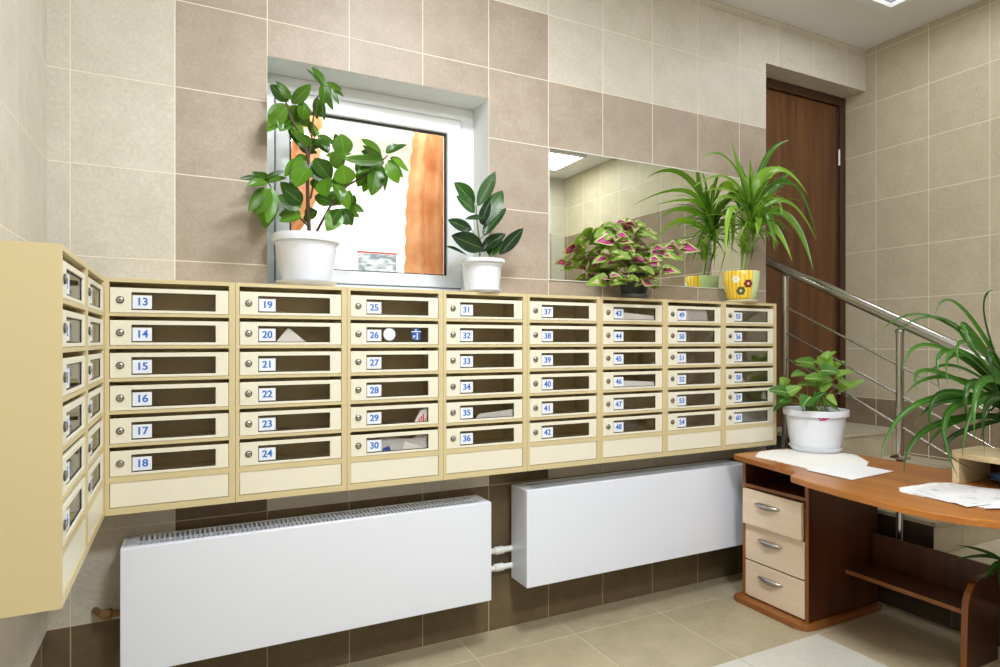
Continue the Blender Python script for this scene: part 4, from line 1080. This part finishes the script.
for a, b, w_, dz in sl:
    A = z7(*a, dd0 + dz); B = z7(*b, dd0 + dz - rnd(0, 0.05))
    nr = tocam(A, 0.5) + Vector((0, 0, 0.5))
    lv.oval(A, B, w_ * dd0 / FPX / 5.129 * 1.35, nr, sag=rnd(0.0, 0.22), fold=rnd(0.04, 0.14), tone=rnd(0.0, 1), kind='heart')
    q0 = pb + Vector((rnd(-0.05, 0.05), rnd(-0.05, 0.05), 0)); st.append(([q0, (q0 + A) / 2 + Vector((0, 0, 0.02)), A], 0.0028))
make_leaves(lv, 'foliage', M['syng'], t, PL)
stems(st, 'stems', M['green_stem'], t, PL, 6)

# --- spider plant on the pale shelf unit, at the right edge
PL = Vector((3.055, 1.30, DT + sh + 0.001))
t = thing('potted_spider_plant', 'arching spider plant spilling over the desk at the right edge', 'potted plant', PL)
pot(t, 0.10, 0.07, 0.15, 0.02, 0.006, 0.0, 0.01, M['pot_white'])
lv = Leaves(); cr = PL + Vector((0, 0, 0.16)); dS = cr.y * cy_ + cr.x * sy_
tr = [((985,325),(993,290),10,0,.0),((965,312),(935,314),8,0,0),((955,325),(893,336),7,0,-.05),((940,348),(902,372),9,-.05,-.15),((952,352),(940,392),10,-.05,-.1),((962,352),(948,385),9,-.1,-.2),
 ((960,335),(990,345),10,-.1,-.1),((945,393),(932,440),12,-.1,-.18),((928,400),(880,460),11,-.1,-.22),((935,425),(904,474),11,-.12,-.25),((952,408),(958,478),12,-.15,-.3),((975,382),(968,425),12,-.15,-.2),
 ((982,398),(962,458),12,-.15,-.3),((965,370),(925,375),9,0,-.05),((970,345),(960,372),9,-.2,-.3),((950,378),(905,395),9,0,-.05),((975,360),(945,365),10,-.05,-.1),((985,380),(975,440),13,-.2,-.3),
 ((960,420),(925,452),10,0,0),((990,400),(985,455),12,-.2,-.3),((955,400),(915,425),9,-.1,-.15),((968,330),(975,350),12,-.1,-.2),((940,320),(870,345),6,0,0),((935,372),(918,395),9,-.1,-.2),((948,440),(975,470),8,-.1,-.1),((990,350),(1000,400),12,-.2,-.3)]
for m_, b_, w_, d1, d2 in tr:
    A = cr + Vector((rnd(-0.02, 0.02), rnd(-0.02, 0.02), rnd(-0.03, 0.03))); Mi = atD(*m_, dS + d1); B = atD(*b_, dS + d2)
    lv.path((A, Mi, B), w_ * dS / FPX * 0.68, tone=rnd(0, 1), twist=rnd(-0.6, 0.6))
for k in range(70):
    a = rnd(0, 2 * PI); el = rnd(0.5, 1.3)
    lv.strap(cr + Vector((rnd(-0.02, 0.02), rnd(-0.02, 0.02), rnd(-0.02, 0.03))), (math.cos(a) * math.cos(el), math.sin(a) * math.cos(el), math.sin(el)), rnd(0.2, 0.38), rnd(0.007, 0.012), rnd(2.4, 5.0), tone=rnd(0, 0.9))
# hanging offset below the desk edge
c0 = atD(1003, 562, dS - 0.25)
for m_, b_, w_ in (((985, 552), (957, 545), 5), ((985, 556), (952, 560), 5), ((992, 568), (985, 580), 7), ((1000, 575), (1002, 590), 7), ((1010, 550), (1030, 560), 6)):
    lv.path((c0, atD(*m_, dS - 0.27), atD(*b_, dS - 0.3)), w_ * dS / FPX * 0.8, tone=0.2)
make_leaves(lv, 'foliage', M['spider'], t, PL)
stems([([cr, cr + Vector((-0.18, -0.22, 0.06)), Vector((c0.x, c0.y, DT + 0.1)), c0], 0.003)], 'runner', M['green_stem'], t, PL, 6)
